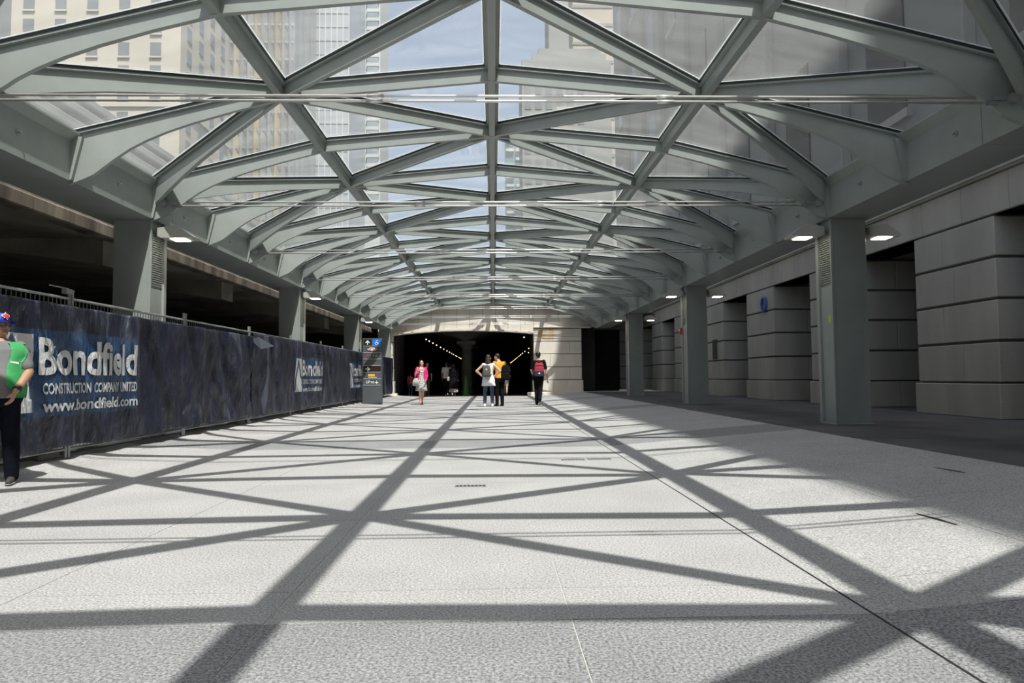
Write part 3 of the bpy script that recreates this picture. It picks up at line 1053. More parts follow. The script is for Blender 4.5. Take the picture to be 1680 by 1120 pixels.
def tarp(y0, y1, ztop, label, sign=None, logo_from=None):
    zlo = FZ0 + .03
    ny, nz = max(4, int((y1 - y0) / .035)), 48
    vs, fs, fm = [], [], []
    def P(y, z, o=0.0):
        return Vector((FX + .015 + tarp_d(y, z) + o, y, z))
    for i in range(ny + 1):
        y = y0 + (y1 - y0) * i / ny
        zl = zlo - .05 * noise.noise(Vector((y * 1.3, 2.2, 5)))
        zt = ztop - .015 * abs(noise.noise(Vector((y * 2.0, 4.2, 5))))
        for k in range(nz + 1):
            vs.append(P(y, zl + (zt - zl) * k / nz))
    for i in range(ny):
        for k in range(nz):
            a = i * (nz + 1) + k
            fs.append((a, a + nz + 1, a + nz + 2, a + 1))
            c = (vs[a] + vs[a + nz + 2]) / 2
            fm.append(1 if sign and sign[0] < c.y < sign[1] and .60 < c.z < 1.54 else 0)
    me = mesh_from('tarpaulin', vs, fs, [TARP, TARPB], fm, True)
    t = link('tarpaulin', me)
    so = t.modifiers.new('thickness', 'SOLIDIFY')
    so.thickness = .004
    tag(t, label, 'tarpaulin', 'navy tarpaulins on the fence')
    if not sign:
        return t
    s0, s1 = sign
    def put(me, name):
        for v in me.vertices:
            y, z = v.co.x, v.co.y
            v.co = P(y, z, .020 + (v.co.z * .001))
        o = link(name, me, t)
        return o
    lt = s0 + .25 * (s1 - s0)
    w = s1 - .06 - lt
    for body, z, h, bold, f0, f1 in (('Bondfield', 1.05, .42, .030, 0, 1), ('CONSTRUCTION', .845, .125, .024, .03, .468), ('COMPANY', .845, .125, .024, .494, .768),
                                     ('LIMITED', .845, .125, .024, .796, 1), ('www.bondfield.com', .65, .135, .028, .03, 1)):
        put(text_mesh('lettering', body, w * (f1 - f0), h, TARPW, bold, 0, (lt + w * f0, z), .06), 'lettering')
    # emblem: white square with a blue peak and a white stepped spire in it
    def poly(pts, name, m, o):
        bm = bmesh.new()
        f = bm.faces.new([bm.verts.new((p[0], p[1], o)) for p in pts])
        bmesh.ops.triangulate(bm, faces=[f])
        for it in range(5):
            es = [e for e in bm.edges if e.calc_length() > .06]
            if not es: break
            bmesh.ops.subdivide_edges(bm, edges=es, cuts=1)
            bmesh.ops.triangulate(bm, faces=bm.faces)
        me = bm_mesh(name, bm, m)
        put(me, name)
    a, b = s0 + .04, lt - .08
    W = b - a
    poly([(a, .66), (b - .12 * W, .66), (b - .02 * W, .66), (b - .05 * W, .80), (b - .10 * W, .80), (b - .30 * W, 1.18), (b - .12 * W, 1.05), (b, 1.05), (b, 1.49), (a, 1.49)], 'emblem_field', TARPW, 0)
    poly([(a + .02 * W, .70), (a + .16 * W, .70), (a + .42 * W, 1.36), (a + .70 * W, 1.02), (b, 1.0), (b, .96), (b - .02 * W, .95), (a + .45 * W, 1.49), (a + .30 * W, 1.40)], 'emblem_peak', TARPB, 3)
    return t
tarp(4.2, 14.0, 1.86, 'long navy tarpaulin with the large company sign, nearest the camera', (6.78, 9.50))
tarp(14.02, 19.66, 1.93, 'crumpled navy tarpaulin whose company sign is half folded, middle of the fence', (16.9, 19.6))
tarp(19.68, 26.0, 1.93, 'navy tarpaulin with the company sign partly behind the wayfinding post', (23.2, 25.8))
tarp(26.03, 33.3, 1.93, 'plain navy tarpaulin at the far end of the fence beside the tunnel')
bm = bmesh.new()      # loose flap at a tarp seam
vs = [bm.verts.new(v) for v in ((FX + .20, 14.0, 1.84), (FX + .20, 15.0, 1.70), (FX + .21, 14.1, 1.60), (FX + .03, 13.99, 1.80))]
bm.faces.new(vs)
bmesh.ops.solidify(bm, geom=list(bm.faces), thickness=.004)
tag(link('tarp_flap', bm_mesh('tarp_flap', bm, mat('grey_blue_plastic', (.30, .34, .42), .5))), 'loose pale flap of plastic at the seam between two tarpaulins', 'tarp flap')

# ------------------------------------------------------------------ wayfinding post
SG = mat('slate_grey_sign', (.085, .095, .105), .4, var=.1, scale=6)
SGB = mat('dark_brown_sign', (.022, .014, .010), .4)
BLUE = mat('access_blue', (.0, .20, .75), .4)
RED = mat('sign_red', (.65, .05, .04), .5)
YEL = mat('sign_yellow', (.85, .55, .03), .5)
LINE = mat('sign_line', (.50, .53, .55), .5)
SX, SY = -4.40, 24.9
sp = tag(empty('wayfinding_post', (SX, SY, floor_z(SX)), 0), 'tall slate-grey wayfinding post with arrows and pictograms beside the fence', 'sign')
SW, SH = .70, 2.38
link('body', box_mesh('body', -SW / 2, SW / 2, 0, .22, 0, SH, SG, .008), sp)
U = SH / 108.0
zt = lambda py: SH - (py - 553.5) * U
def strip(name, x0, x1, pa, pb, m, o=.012):
    return link(name, box_mesh(name, x0, x1, -o, .002, zt(pb), zt(pa), m), sp)
strip('arrow_panel', -.31, -.012, 555.3, 565.8, SGB)
strip('access_panel', .0, .315, 555.3, 565.5, BLUE)
strip('arrow_panel', -.31, .315, 599, 608.7, SGB)
for py in (566.2, 577.2, 587.7, 598.2, 609.2, 620.2, 630.5):
    strip('divider', -.315, .315, py - .35, py + .35, LINE, .016)
def flat(name, pts, m, o=-.018, parent=sp, th=.004):
    bm = bmesh.new()
    prism(bm, pts, o - th, o)
    return link(name, bm_mesh(name, bm, m), parent)
def arrow(cx, cz, s, ang):
    base = [(-.10, -.5), (.10, -.5), (.10, .12), (.36, -.14), (.5, 0), (0, .5), (-.5, 0), (-.36, -.14), (-.10, .12)]
    c, d = cos(ang), sin(ang)
    return [(cx + s * (x * c - y * d), cz + s * (x * d + y * c)) for x, y in base]
flat('arrow_up', arrow(-.165, zt(560.5), .17, 0), WHITE)
flat('arrow_right', arrow(-.16, zt(603.9), .17, -pi / 2), WHITE)
bm = bmesh.new()      # wheelchair symbol
ring = [Vector((.155 + .052 * cos(a), -.02, zt(561.8) + .052 * sin(a))) for a in [pi * .75 + 1.55 * pi * k / 16 for k in range(17)]]
pipe(bm, ring, .011, 6)
pipe(bm, [(.175, -.02, zt(557.3)), (.135, -.02, zt(559.8)), (.15, -.02, zt(561.0)), (.205, -.02, zt(561.4)), (.225, -.02, zt(563.4))], .012, 6)
sphere(bm, (.185, -.02, zt(557.0)), .016, 8, 6)
link('wheelchair_symbol', bm_mesh('wheelchair_symbol', bm, WHITE), sp)
# transit emblem: white winged badge with red inside
zc = zt(572.0)
flat('emblem', [(-.175, zc + .03), (-.09, zc + .03), (-.09, zc + .075), (.085, zc + .075), (.085, zc + .03), (.17, zc + .03), (.135, zc - .035), (.04, zc - .035), (0, zc - .07), (-.04, zc - .035), (-.14, zc - .035)], WHITE)
flat('emblem_red', [(-.14, zc + .012), (-.05, zc + .012), (-.05, zc - .02), (-.12, zc - .02)], RED, -.0225)
flat('emblem_red', [(.05, zc + .012), (.135, zc + .012), (.115, zc - .02), (.05, zc - .02)], RED, -.0225)
flat('emblem_red', [(-.065, zc + .058), (-.02, zc + .058), (-.02, zc + .02), (-.065, zc + .02)], RED, -.0225)
flat('emblem_red', [(.02, zc + .058), (.06, zc + .058), (.04, zc + .0), (.025, zc + .0)], RED, -.0225)
flat('emblem_red', [(-.03, zc - .03), (.03, zc - .03), (0, zc - .055)], RED, -.0225)
for ch, x, c in (('P', -.20, (.65, .05, .12)), ('A', -.09, (.75, .22, .06)), ('T', .02, (.06, .45, .70)), ('H', .13, (.60, .68, .10))):
    me = text_mesh('letter', ch, .06, .085, mat('path_' + ch.lower(), c, .5), .01, .003)
    o = link('letter', me, sp)
    o.rotation_euler = (pi / 2, 0, 0)
    o.location = (x, -.017, zt(584.6))
for k in range(4):      # slanted yellow lettering
    x = -.135 + k * .058
    flat('yellow_letter', [(x, zt(616.2)), (x + .022, zt(616.2)), (x + .034, zt(614.2)), (x + .046, zt(616.2)), (x + .058, zt(616.2)), (x + .05, zt(612.0)), (x + .034, zt(612.0)), (x + .026, zt(614.0)), (x + .018, zt(612.0)), (x, zt(612.0))], YEL)
flat('red_cross', [(.115, zt(613.2)), (.115, zt(614.6)), (.132, zt(614.6)), (.132, zt(615.6)), (.15, zt(615.6)), (.15, zt(614.6)), (.168, zt(614.6)), (.168, zt(613.2)), (.15, zt(613.2)), (.15, zt(612.3)), (.132, zt(612.3)), (.132, zt(613.2))], RED)
flat('caption_line', [(-.135, zt(618.0)), (.17, zt(618.0)), (.17, zt(617.1)), (-.135, zt(617.1))], WHITE)
me = text_mesh('letter', 'UP', .15, .10, WHITE, .01, .003)
o = link('lettering', me, sp); o.rotation_euler = (pi / 2, 0, 0); o.location = (-.22, -.017, zt(627.6))
for py in (624.2, 626.2):
    flat('caption_line', [(-.045, zt(py + 1.2)), (.08, zt(py + 1.2)), (.08, zt(py)), (-.045, zt(py))], LINE)
zc = zt(626.0)
flat('plane_symbol', [(.155, zc + .06), (.17, zc + .06), (.175, zc + .015), (.23, zc - .012), (.23, zc - .03), (.175, zc - .015), (.17, zc - .045), (.19, zc - .06), (.135, zc - .06), (.155, zc - .045), (.15, zc - .015), (.095, zc - .03), (.095, zc - .012), (.15, zc + .015)], WHITE)

# ------------------------------------------------------------------ people
def remesh(bm, name, m, voxel=.008, smooth=3):
    me = bpy.data.meshes.new(name)
    bmesh.ops.recalc_face_normals(bm, faces=bm.faces)
    bm.to_mesh(me)
    bm.free()
    ob = bpy.data.objects.new(name, me)
    COL.objects.link(ob)
    r = ob.modifiers.new('r', 'REMESH')
    r.mode = 'VOXEL'
    r.voxel_size = voxel
    r.use_smooth_shade = True
    if smooth:
        k = ob.modifiers.new('s', 'SMOOTH')
        k.factor = .5
        k.iterations = smooth
    dg = bpy.context.evaluated_depsgraph_get()
    out = bpy.data.meshes.new_from_object(ob.evaluated_get(dg))
    bpy.data.objects.remove(ob, do_unlink=True)
    out.name = name
    out.materials.clear()
    out.materials.append(m)
    out.polygons.foreach_set('use_smooth', [True] * len(out.polygons))
    return out

EYEW = mat('eye_white', (.75, .73, .70), .3)
EYED = mat('eye_dark', (.02, .015, .012), .2)
LIP = mat('lip', (.38, .13, .11), .5)
V = Vector
def person(label, loc, rz, H, skin, hair, top, bottom, shoe, J=None, head=(0, 0), build=1.0, belly=0.0, sleeve=.55, top_hem=.90, top_len=None,
           legs='trousers', hairstyle='short', leg_frac=1.0, group=None, flare=0.0, grips=(.35, .35), neckline=1.47, lean=0.0, skirt=None, bust=0.0, hand_dirs=(None, None)):
    """a standing or walking figure, 1.75 m tall before scaling, facing -Y; L is the figure's own left (+X)"""
    D = dict(head=(0, -.01, 1.63), neck=(0, .012, 1.47), shL=(.178, .01, 1.425), elL=(.225, .03, 1.14), wrL=(.235, -.04, .90),
             shR=(-.178, .01, 1.425), elR=(-.225, .03, 1.14), wrR=(-.235, -.04, .90),
             hipL=(.085, 0, .92), knL=(.095, -.015, .50), anL=(.10, .025, .085), hipR=(-.085, 0, .92), knR=(-.095, -.015, .50), anR=(-.10, .025, .085),
             footL=(0.05, -1, 0), footR=(-0.05, -1, 0))
    if J: D.update(J)
    P = {k: V(v) for k, v in D.items()}
    w = build
    sh = lambda z: lean * max(0.0, z - .95)          # forward lean of the trunk
    for k in ('head', 'neck', 'shL', 'shR'):
        P[k].y -= sh(P[k].z)
    bod = bmesh.new()
    def trunk(bm, e=0.0, z0=.84, z1=1.50, fl=0.0):
        base = [(.80, .145, .105), (.90, .165 * (1 + .1 * (w - 1)), .118), (.98, .158, .112), (1.08, .138, .100), (1.18, .146, .106), (1.28, .162, .114), (1.38, .172, .104), (1.44, .135, .080), (1.475, .075, .062), (1.50, .056, .056)]
        def at(z):
            for a, b in zip(base, base[1:]):
                if z <= b[0]:
                    t = max(0, (z - a[0]) / (b[0] - a[0]))
                    return a[1] + (b[1] - a[1]) * t, a[2] + (b[2] - a[2]) * t
            return base[-1][1], base[-1][2]
        zs = [z0] + [b[0] for b in base if z0 < b[0] < z1] + [z1]
        R = []
        for z in zs:
            rx, ry = at(z)
            f = max(0, (1.08 - z)) * fl
            bl = belly * math.exp(-((z - 1.06) / .14) ** 2)
            bu = bust * math.exp(-((z - 1.27) / .07) ** 2)
            R.append((z, 0, -sh(z) - bl * .5 - bu * .4, rx * w + e + f + bl * .35, ry * w + e + f * .8 + bl * .6 + bu * .5))
        loft(bm, R, 24)
    trunk(bod)
    # head
    Rh = Matrix.Rotation(radians(head[0]), 3, 'Z') @ Matrix.Rotation(radians(head[1]), 3, 'X')
    hc = P['head']
    hp = lambda x, y, z: hc + Rh @ V((x, y, z))
    sphere(bod, hp(0, .012, .025), (.074, .092, .092), 20, 14, Rh)
    sphere(bod, hp(0, -.022, -.045), (.058, .066, .072), 18, 12, Rh)
    capsule(bod, hp(0, -.085, .012), hp(0, -.104, -.022), .010, .015, 10)
    sphere(bod, hp(0, -.082, -.088), (.024, .022, .018), 10, 8, Rh)
    for sx in (-1, 1):
        sphere(bod, hp(.077 * sx, .015, -.005), (.012, .022, .032), 10, 8, Rh)
        capsule(bod, hp(.02 * sx, -.084, .036), hp(.05 * sx, -.072, .034), .010, .008, 8)
        sphere(bod, hp(.038 * sx, -.062, -.028), (.024, .022, .022), 10, 8, Rh)
    capsule(bod, P['neck'] + V((0, 0, -.03)), hp(0, .015, -.05), .056 * (1 + .3 * (w - 1)), .052, 14)
    # arms, hands
    aw = 1 + .55 * (w - 1)
    for s, sx in (('L', 1), ('R', -1)):
        S, E, W = P['sh' + s], P['el' + s], P['wr' + s]
        capsule(bod, V((S.x * .72, S.y, S.z - .012)), S, .055 * aw, .056 * aw)
        capsule(bod, S, E, .050 * aw, .040 * aw)
        capsule(bod, E, E + (W - E) * .35, .040 * aw, .041 * aw)
        capsule(bod, E + (W - E) * .35, W, .041 * aw, .027 * aw)
        d = (W - E).normalized()
        hd = hand_dirs[0 if s == 'L' else 1]
        if hd: d = V(hd).normalized()
        inward = V((-sx, 0, 0))
        n = (inward - d * inward.dot(d))
        if n.length < .2:
            n = V((0, 1, 0)) - d * d.y
        n.normalize()
        t = d.cross(n)
        if t.y > 0 or (abs(t.y) < .2 and t.z < 0): t = -t       # thumb side points forward (or up)
        g = grips[0 if s == 'L' else 1]
        for i, (o, L) in enumerate(((.030, .074), (.010, .082), (-.010, .076), (-.029, .060))):
            kn = W + d * .088 + t * o
            capsule(bod, W + d * .015 + t * o * .6, kn, .0135, .0115, 8)
            a1 = g * 1.1
            d1 = (d * cos(a1) + n * sin(a1))
            m1 = kn + d1 * L * .5
            a2 = g * 2.3
            d2 = (d * cos(a2) + n * sin(a2))
            capsule(bod, kn, m1, .0105, .0095, 8)
            capsule(bod, m1, m1 + d2 * L * .5, .0095, .0080, 8)
        capsule(bod, W + d * .02 + t * .012, W + d * .055 + t * .046 + n * .012, .015, .012, 8)
        q = W + d * .055 + t * .046 + n * .012
        capsule(bod, q, q + (d * .8 + t * .25 + n * (.2 + g)).normalized() * .045, .012, .0095, 8)
    # legs, feet
    lw = 1 + .6 * (w - 1)
    for s in 'LR':
        Hh, K, A, F = P['hip' + s], P['kn' + s], P['an' + s], P['foot' + s].normalized()
        capsule(bod, Hh, K, .083 * lw, .055 * lw)
        c = K + (A - K) * .3 + V((0, .012, 0))
        capsule(bod, K, c, .053 * lw, .055 * lw)
        capsule(bod, c, A, .055 * lw, .034)
        capsule(bod, A + V((0, 0, -.045)) - F * .045, A + F * .05 + V((0, 0, -.04)), .032, .032)
        capsule(bod, A + F * .05 + V((0, 0, -.045)), A + F * .15 + V((0, 0, -.06 + .15 * min(0, F.z))), .034, .022)
    body_me = remesh(bod, 'person', skin, .0075, 2)
    body = link('person', body_me)
    k = H / 1.75
    body.location = loc
    body.rotation_euler = (0, 0, rz)
    body.scale = (k, k, k)
    tag(body, label, 'person', group)
    def part(name, bm, m, voxel=.009, smooth=3):
        return link(name, remesh(bm, name, m, voxel, smooth), body)
    # face
    for sx in (-1, 1):
        e = bmesh.new(); sphere(e, hp(.031 * sx, -.076, .014), (.0125, .010, .0085), 10, 8, Rh)
        eo = link('eye', bm_mesh('eye', e, EYEW, True), body)
        e = bmesh.new(); sphere(e, hp(.031 * sx, -.084, .014), (.006, .004, .006), 8, 6, Rh)
        link('iris', bm_mesh('iris', e, EYED, True), eo)
        e = bmesh.new(); capsule(e, hp(.016 * sx, -.093, .036), hp(.050 * sx, -.080, .036), .004, .003, 6)
        link('eyebrow', bm_mesh('eyebrow', e, hair or EYED, True), body)
    e = bmesh.new(); sphere(e, hp(0, -.087, -.056), (.024, .008, .008), 12, 8, Rh)
    link('mouth', bm_mesh('mouth', e, LIP, True), body)
    # clothes
    if top:
        c = bmesh.new()
        trunk(c, .013, top_hem, neckline, flare)
        for s in 'LR':
            S, E, W = P['sh' + s], P['el' + s], P['wr' + s]
            capsule(c, V((S.x * .6, S.y, S.z - .02)), S + V((0, 0, -.005)), .064 * aw, .062 * aw)
            if sleeve > 0:
                if sleeve <= .6:
                    capsule(c, S, S + (E - S) * (sleeve / .6) * .82, .063 * aw, .058 * aw)
                else:
                    capsule(c, S, E, .062 * aw, .052 * aw)
                    capsule(c, E, E + (W - E) * (sleeve - .6) / .4 * .93, .052 * aw, .042 * aw)
        part('shirt', c, top)
    if legs in ('trousers', 'shorts'):
        c = bmesh.new()
        trunk(c, .006, .80, .97)
        for s in 'LR':
            Hh, K, A = P['hip' + s], P['kn' + s], P['an' + s]
            f = leg_frac
            if legs == 'shorts':
                capsule(c, Hh, Hh + (K - Hh) * .93, .105 * lw, .088 * lw)
            else:
                capsule(c, Hh, K, .098 * lw, .070 * lw)
                capsule(c, K, K + (A + V((0, 0, -.015)) - K) * f, .070 * lw, .056 * lw)
                capsule(c, K + V((0, .01, .05)), K + (A - K) * .34 + V((0, .016, 0)), .070 * lw, .066 * lw)
                capsule(c, K + (A - K) * .34 + V((0, .016, 0)), K + (A - K) * f, .066 * lw, .054 * lw)
        part('trousers' if legs == 'trousers' else 'shorts', c, bottom)
    if skirt:
        z0, z1, r0, m = skirt
        c = bmesh.new()
        n = 8
        R = []
        for i in range(n + 1):
            t = i / n
            z = z0 + (z1 - z0) * t
            rr = r0 + (.165 * w - r0) * t ** .7
            R.append((z, 0, -sh(z) * .5, rr, rr * .82))
        loft(c, R, 28)
        for v in c.verts:
            a = math.atan2(v.co.y, v.co.x)
            v.co += V((v.co.x, v.co.y, 0)) * .05 * sin(a * 7) * max(0, (z1 - v.co.z) / (z1 - z0))
        part('skirt', c, m)
    if shoe:
        for s in 'LR':
            A, F = P['an' + s], P['foot' + s].normalized()
            c = bmesh.new()
            capsule(c, A + V((0, 0, -.048)) - F * .05, A + F * .05 + V((0, 0, -.045)), .036, .038)
            capsule(c, A + F * .05 + V((0, 0, -.048)), A + F * .165 + V((0, 0, -.056 + .15 * min(0, F.z))), .038, .027)
            capsule(c, A + V((0, 0, -.03)) - F * .03, A + V((0, 0, .0)) - F * .02, .036, .038)
            sh_ = part('shoe', c, shoe, .008)
            e = bmesh.new()
            Mx = Matrix.Translation(A + F * .06 + V((0, 0, -.078 + .09 * min(0, F.z)))) @ Matrix.Rotation(math.atan2(F.x, -F.y), 4, 'Z') @ Matrix.Rotation(math.asin(max(-1, min(1, -F.z))), 4, 'X')
            sphere(e, (0, 0, 0), (.042, .145, .012), 16, 8, Mx.to_3x3())
            for v in e.verts: v.co += Mx.translation
            link('sole', bm_mesh('sole', e, SOLE, True), sh_)
    # hair
    if hair and hairstyle != 'none':
        c = bmesh.new()
        sphere(c, hp(0, .026, .038), (.081, .093, .092), 18, 12, Rh)
        if hairstyle == 'short':
            sphere(c, hp(0, .062, -.01), (.066, .05, .062), 14, 10, Rh)
        elif hairstyle == 'long':
            sphere(c, hp(0, .05, -.05), (.088, .062, .11), 16, 12, Rh)
            sphere(c, hp(0, .06, -.14), (.085, .05, .085), 16, 12, Rh)
            for sx in (-1, 1):
                capsule(c, hp(.072 * sx, -.005, .02), hp(.078 * sx, .01, -.15), .026, .022)
        elif hairstyle == 'scarf':
            sphere(c, hp(0, .02, -.02), (.095, .105, .13), 18, 12, Rh)
            capsule(c, hp(0, .03, -.10), P['neck'] + V((0, .02, -.06)), .085, .15)
        part('headscarf' if hairstyle == 'scarf' else 'hair', c, hair, .008, 4)
    return body, P, k, hp, Rh

def held(name, label, cat, body):
    """top-level empty that shares the figure's frame, for what the figure carries"""
    e = empty(name, body.location, body.rotation_euler.z)
    e.scale = body.scale
    return tag(e, label, cat)

SKIN_L = mat('skin_light', (.60, .37, .26), .5)
SKIN_M = mat('skin_tan', (.40, .22, .14), .5)
SKIN_D = mat('skin_brown', (.20, .10, .06), .5)
HAIRB = mat('hair_brown', (.055, .028, .018), .5, var=.3, scale=60, stretch=(1, 1, .2))
HAIRK = mat('hair_black', (.012, .011, .011), .45)
SOLE = mat('rubber_sole', (.30, .29, .28), .7)
SOLEW = mat('white_sneaker', (.72, .72, .70), .6)
BLK = mat('black_cloth', (.007, .007, .008), .9, spec=.08, bump=.55, bscale=11)
NAVYT = mat('dark_navy_denim', (.008, .009, .016), .9, var=.4, scale=9, spec=.1, bump=.55, bscale=11)
DENIM = mat('blue_denim', (.055, .085, .155), .85, var=.3, scale=12, bump=.55, bscale=11)
GREYP = mat('grey_polo', (.17, .17, .175), .85, bump=.55, bscale=11)
VEST = mat('green_vest', (.10, .58, .20), .7, bump=.55, bscale=11)
PINK = mat('hot_pink_knit', (.66, .012, .16), .85, bump=.55, bscale=11)
DRESS = mat('print_dress', (.72, .72, .70), .85, col2=(.16, .16, .17), scale=26, bump=.55, bscale=11)
WTOP = mat('white_tunic', (.74, .74, .75), .85, bump=.55, bscale=11)
YTOP = mat('mustard_shirt', (.66, .31, .02), .85, bump=.55, bscale=11)
GTEE = mat('grey_tee', (.38, .39, .40), .85, bump=.55, bscale=11)
SHORT = mat('pale_shorts', (.55, .53, .49), .85, bump=.55, bscale=11)
PALES = mat('pale_pink_shirt', (.50, .43, .42), .85, bump=.55, bscale=11)
SCARF = mat('charcoal_scarf', (.022, .022, .028), .9, spec=.1, bump=.55, bscale=11)
ROSE = mat('rose_tee', (.52, .08, .13), .85, bump=.55, bscale=11)
SANDAL = mat('brown_leather', (.14, .07, .035), .6)
CREAMB = mat('cream_leather', (.46, .44, .40), .5, var=.15, scale=20)
OLIVE = mat('grey_green_canvas', (.075, .085, .07), .8, var=.2, scale=30)
REDB = mat('dark_red_canvas', (.33, .025, .045), .75)
NAVYB = mat('navy_canvas', (.02, .022, .055), .75)

def backpack(body, label, m, m2, c, size, straps=True, logo=None, rz=0.0):
    e = held('backpack', label, 'backpack', body)
    x, y, z = c
    sx, sy, sz = size
    M = Matrix.Rotation(rz, 4, 'Z')
    T = lambda a, b, d: V((x, y, z)) + M @ V((a, b, d))
    bm = bmesh.new()
    loft(bm, [(-sz / 2, 0, 0, sx * .46, sy * .42), (-sz * .42, 0, 0, sx * .5, sy * .5), (sz * .1, 0, 0, sx * .5, sy * .48), (sz * .36, 0, -.01, sx * .42, sy * .40), (sz * .5, 0, -.02, sx * .26, sy * .22)], 24, 0, Matrix.Translation((x, y, z)) @ M, 3.2)
    link('bag', remesh(bm, 'bag', m, .009, 4), e)
    bm = bmesh.new()
    loft(bm, [(-sz * .46, 0, sy * .36, sx * .38, sy * .22), (-sz * .40, 0, sy * .40, sx * .42, sy * .26), (-sz * .08, 0, sy * .38, sx * .42, sy * .22), (-sz * .04, 0, sy * .34, sx * .38, sy * .16)], 20, 0, Matrix.Translation((x, y, z)) @ M, 3.2)
    link('pocket', remesh(bm, 'pocket', m2, .008, 3), e)
    bm = bmesh.new()
    pipe(bm, [T(-.03, .02, sz * .48), T(-.02, .03, sz * .56), T(.02, .03, sz * .56), T(.03, .02, sz * .48)], .008)
    link('grab_handle', bm_mesh('grab_handle', bm, m2, True), e)
    if straps:
        for s in (-1, 1):
            bm = bmesh.new()
            pipe(bm, [T(s * .085, -sy * .2, sz * .44), T(s * .10, -sy * .8, sz * .50), T(s * .115, -sy * .5 - .22, sz * .36), T(s * .135, -sy * .5 - .25, sz * .05), T(s * .17, -sy * .5 - .10, -sz * .28), T(s * sx * .42, -sy * .1, -sz * .38)], .016, 8)
            link('strap', bm_mesh('strap', bm, m2, True), e)
    if logo:
        bm = bmesh.new()
        sphere(bm, T(0, sy * .53, sz * .12), (.035, .01, .045), 10, 8)
        link('patch', bm_mesh('patch', bm, logo, True), e)
    return e

# 1 steward in a cap at the left edge
hat_j = dict(shL=(.168, .01, 1.405), shR=(-.168, .01, 1.405), elL=(.262, -.02, 1.15), wrL=(.20, -.235, .955), elR=(-.285, .0, 1.15), wrR=(-.235, -.16, .95), head=(0, -.02, 1.63), anL=(.13, .02, .085), anR=(-.13, .03, .085), knL=(.12, -.02, .5), knR=(-.12, -.02, .5))
HX, HY = -4.575, 6.45
b, P, k, hp, Rh = person('stout man in a blue cap and green vest standing before the tarpaulin', (HX, HY, floor_z(HX) + .0), radians(22), 1.56, SKIN_M, HAIRK, GREYP, NAVYT, mat('dark_sneaker', (.05, .045, .045), .7),
                         hat_j, head=(48, -4), build=1.27, belly=.10, sleeve=.55, top_hem=.88, hairstyle='short', grips=(.30, .35), hand_dirs=((-.25, -.25, -.95), None))
# vest: two open front panels joined over the shoulders and back
c = bmesh.new()
seg = 40
rings = []
zs = [.88, .93, .97, 1.02, 1.06, 1.12, 1.18, 1.25, 1.31, 1.37, 1.41, 1.44, 1.462]
VB = [(.80, .145, .105), (.90, .165, .118), (.98, .158, .112), (1.08, .138, .100), (1.18, .146, .106), (1.28, .162, .114), (1.38, .172, .104), (1.44, .135, .080), (1.475, .075, .062)]
def vest_r(z, e=.028):
    for a_, b_ in zip(VB, VB[1:]):
        if z <= b_[0]:
            t = (z - a_[0]) / (b_[0] - a_[0])
            rx, ry = a_[1] + (b_[1] - a_[1]) * t, a_[2] + (b_[2] - a_[2]) * t
            break
    bl = .10 * math.exp(-((z - 1.06) / .14) ** 2)
    f = .03 if z > 1.28 else 0
    return rx * 1.27 + e + bl * .35 + f, ry * 1.27 + e + bl * .6, -bl * .5
VOPEN = .50
for z in zs:
    rx, ry, cy_ = vest_r(z)
    open_ = VOPEN if z > .98 else VOPEN + .16
    row = []
    for i in range(seg + 1):
        a = -pi / 2 + open_ + (2 * pi - 2 * open_) * i / seg
        row.append(c.verts.new((rx * cos(a), ry * sin(a) + cy_, z)))
    rings.append(row)
def armhole(i, z):
    a = -pi / 2 + VOPEN + (2 * pi - 2 * VOPEN) * i / seg
    return z > 1.17 and abs(sin(a)) < .40
for A, B, z in zip(rings, rings[1:], zs):
    for i in range(seg):
        if armhole(i + .5, z + .04) and z < 1.42:
            continue
        c.faces.new((A[i], A[i + 1], B[i + 1], B[i]))
bmesh.ops.solidify(c, geom=list(c.faces), thickness=.012)
vest = link('vest', bm_mesh('vest', c, VEST, True), b)
bm = bmesh.new()      # printed white mark on the vest
for i in range(5):
    rx, ry, cy_ = vest_r(1.25, .031)
    a = -pi / 2 + .62 + i * .075
    bbox(bm, rx * cos(a) - .006, rx * cos(a) + .006, ry * sin(a) + cy_ - .004, ry * sin(a) + cy_ + .012, 1.245 - .004 * i, 1.262 - .003 * i)
mk = link('chest_print', bm_mesh('chest_print', bm, WHITE), vest)
mk['kind'] = 'stuff'
# cap
CAPB = mat('royal_blue_cap', (.018, .045, .42), .6)
c = bmesh.new()
sphere(c, hp(0, .012, .055), (.088, .104, .085), 22, 14, Rh)
for v in c.verts:
    l = Rh.transposed() @ (v.co - hp(0, 0, 0))
    if l.z < .045: v.co += Rh @ V((0, 0, .045 - l.z)) * .92
cap = link('cap', bm_mesh('cap', c, CAPB, True), b)
c = bmesh.new()
top_, n = [], 14
for i in range(n + 1):
    a = pi * i / n
    top_.append((c.verts.new(hp(.086 * cos(a), -.03 - .060 * sin(a), .048)), c.verts.new(hp(.082 * cos(a), -.035 - .160 * sin(a) ** .8, .030 + .012 * cos(a) ** 2 * -1))))
for (a, b2), (c2, d2) in zip(top_, top_[1:]):
    c.faces.new((a, c2, d2, b2))
bmesh.ops.solidify(c, geom=list(c.faces), thickness=.006)
link('brim', bm_mesh('brim', c, CAPB, True), cap)
def leaf(sc):
    half = [(0, 1), (.16, .62), (.34, .72), (.30, .36), (.62, .56), (.66, .38), (1.0, .34), (.86, .12), (.95, -.02), (.52, -.30), (.56, -.48), (.06, -.44), (.05, -.85)]
    return [(x * sc, z * sc) for x, z in half] + [(-x * sc, z * sc) for x, z in half[::-1]]
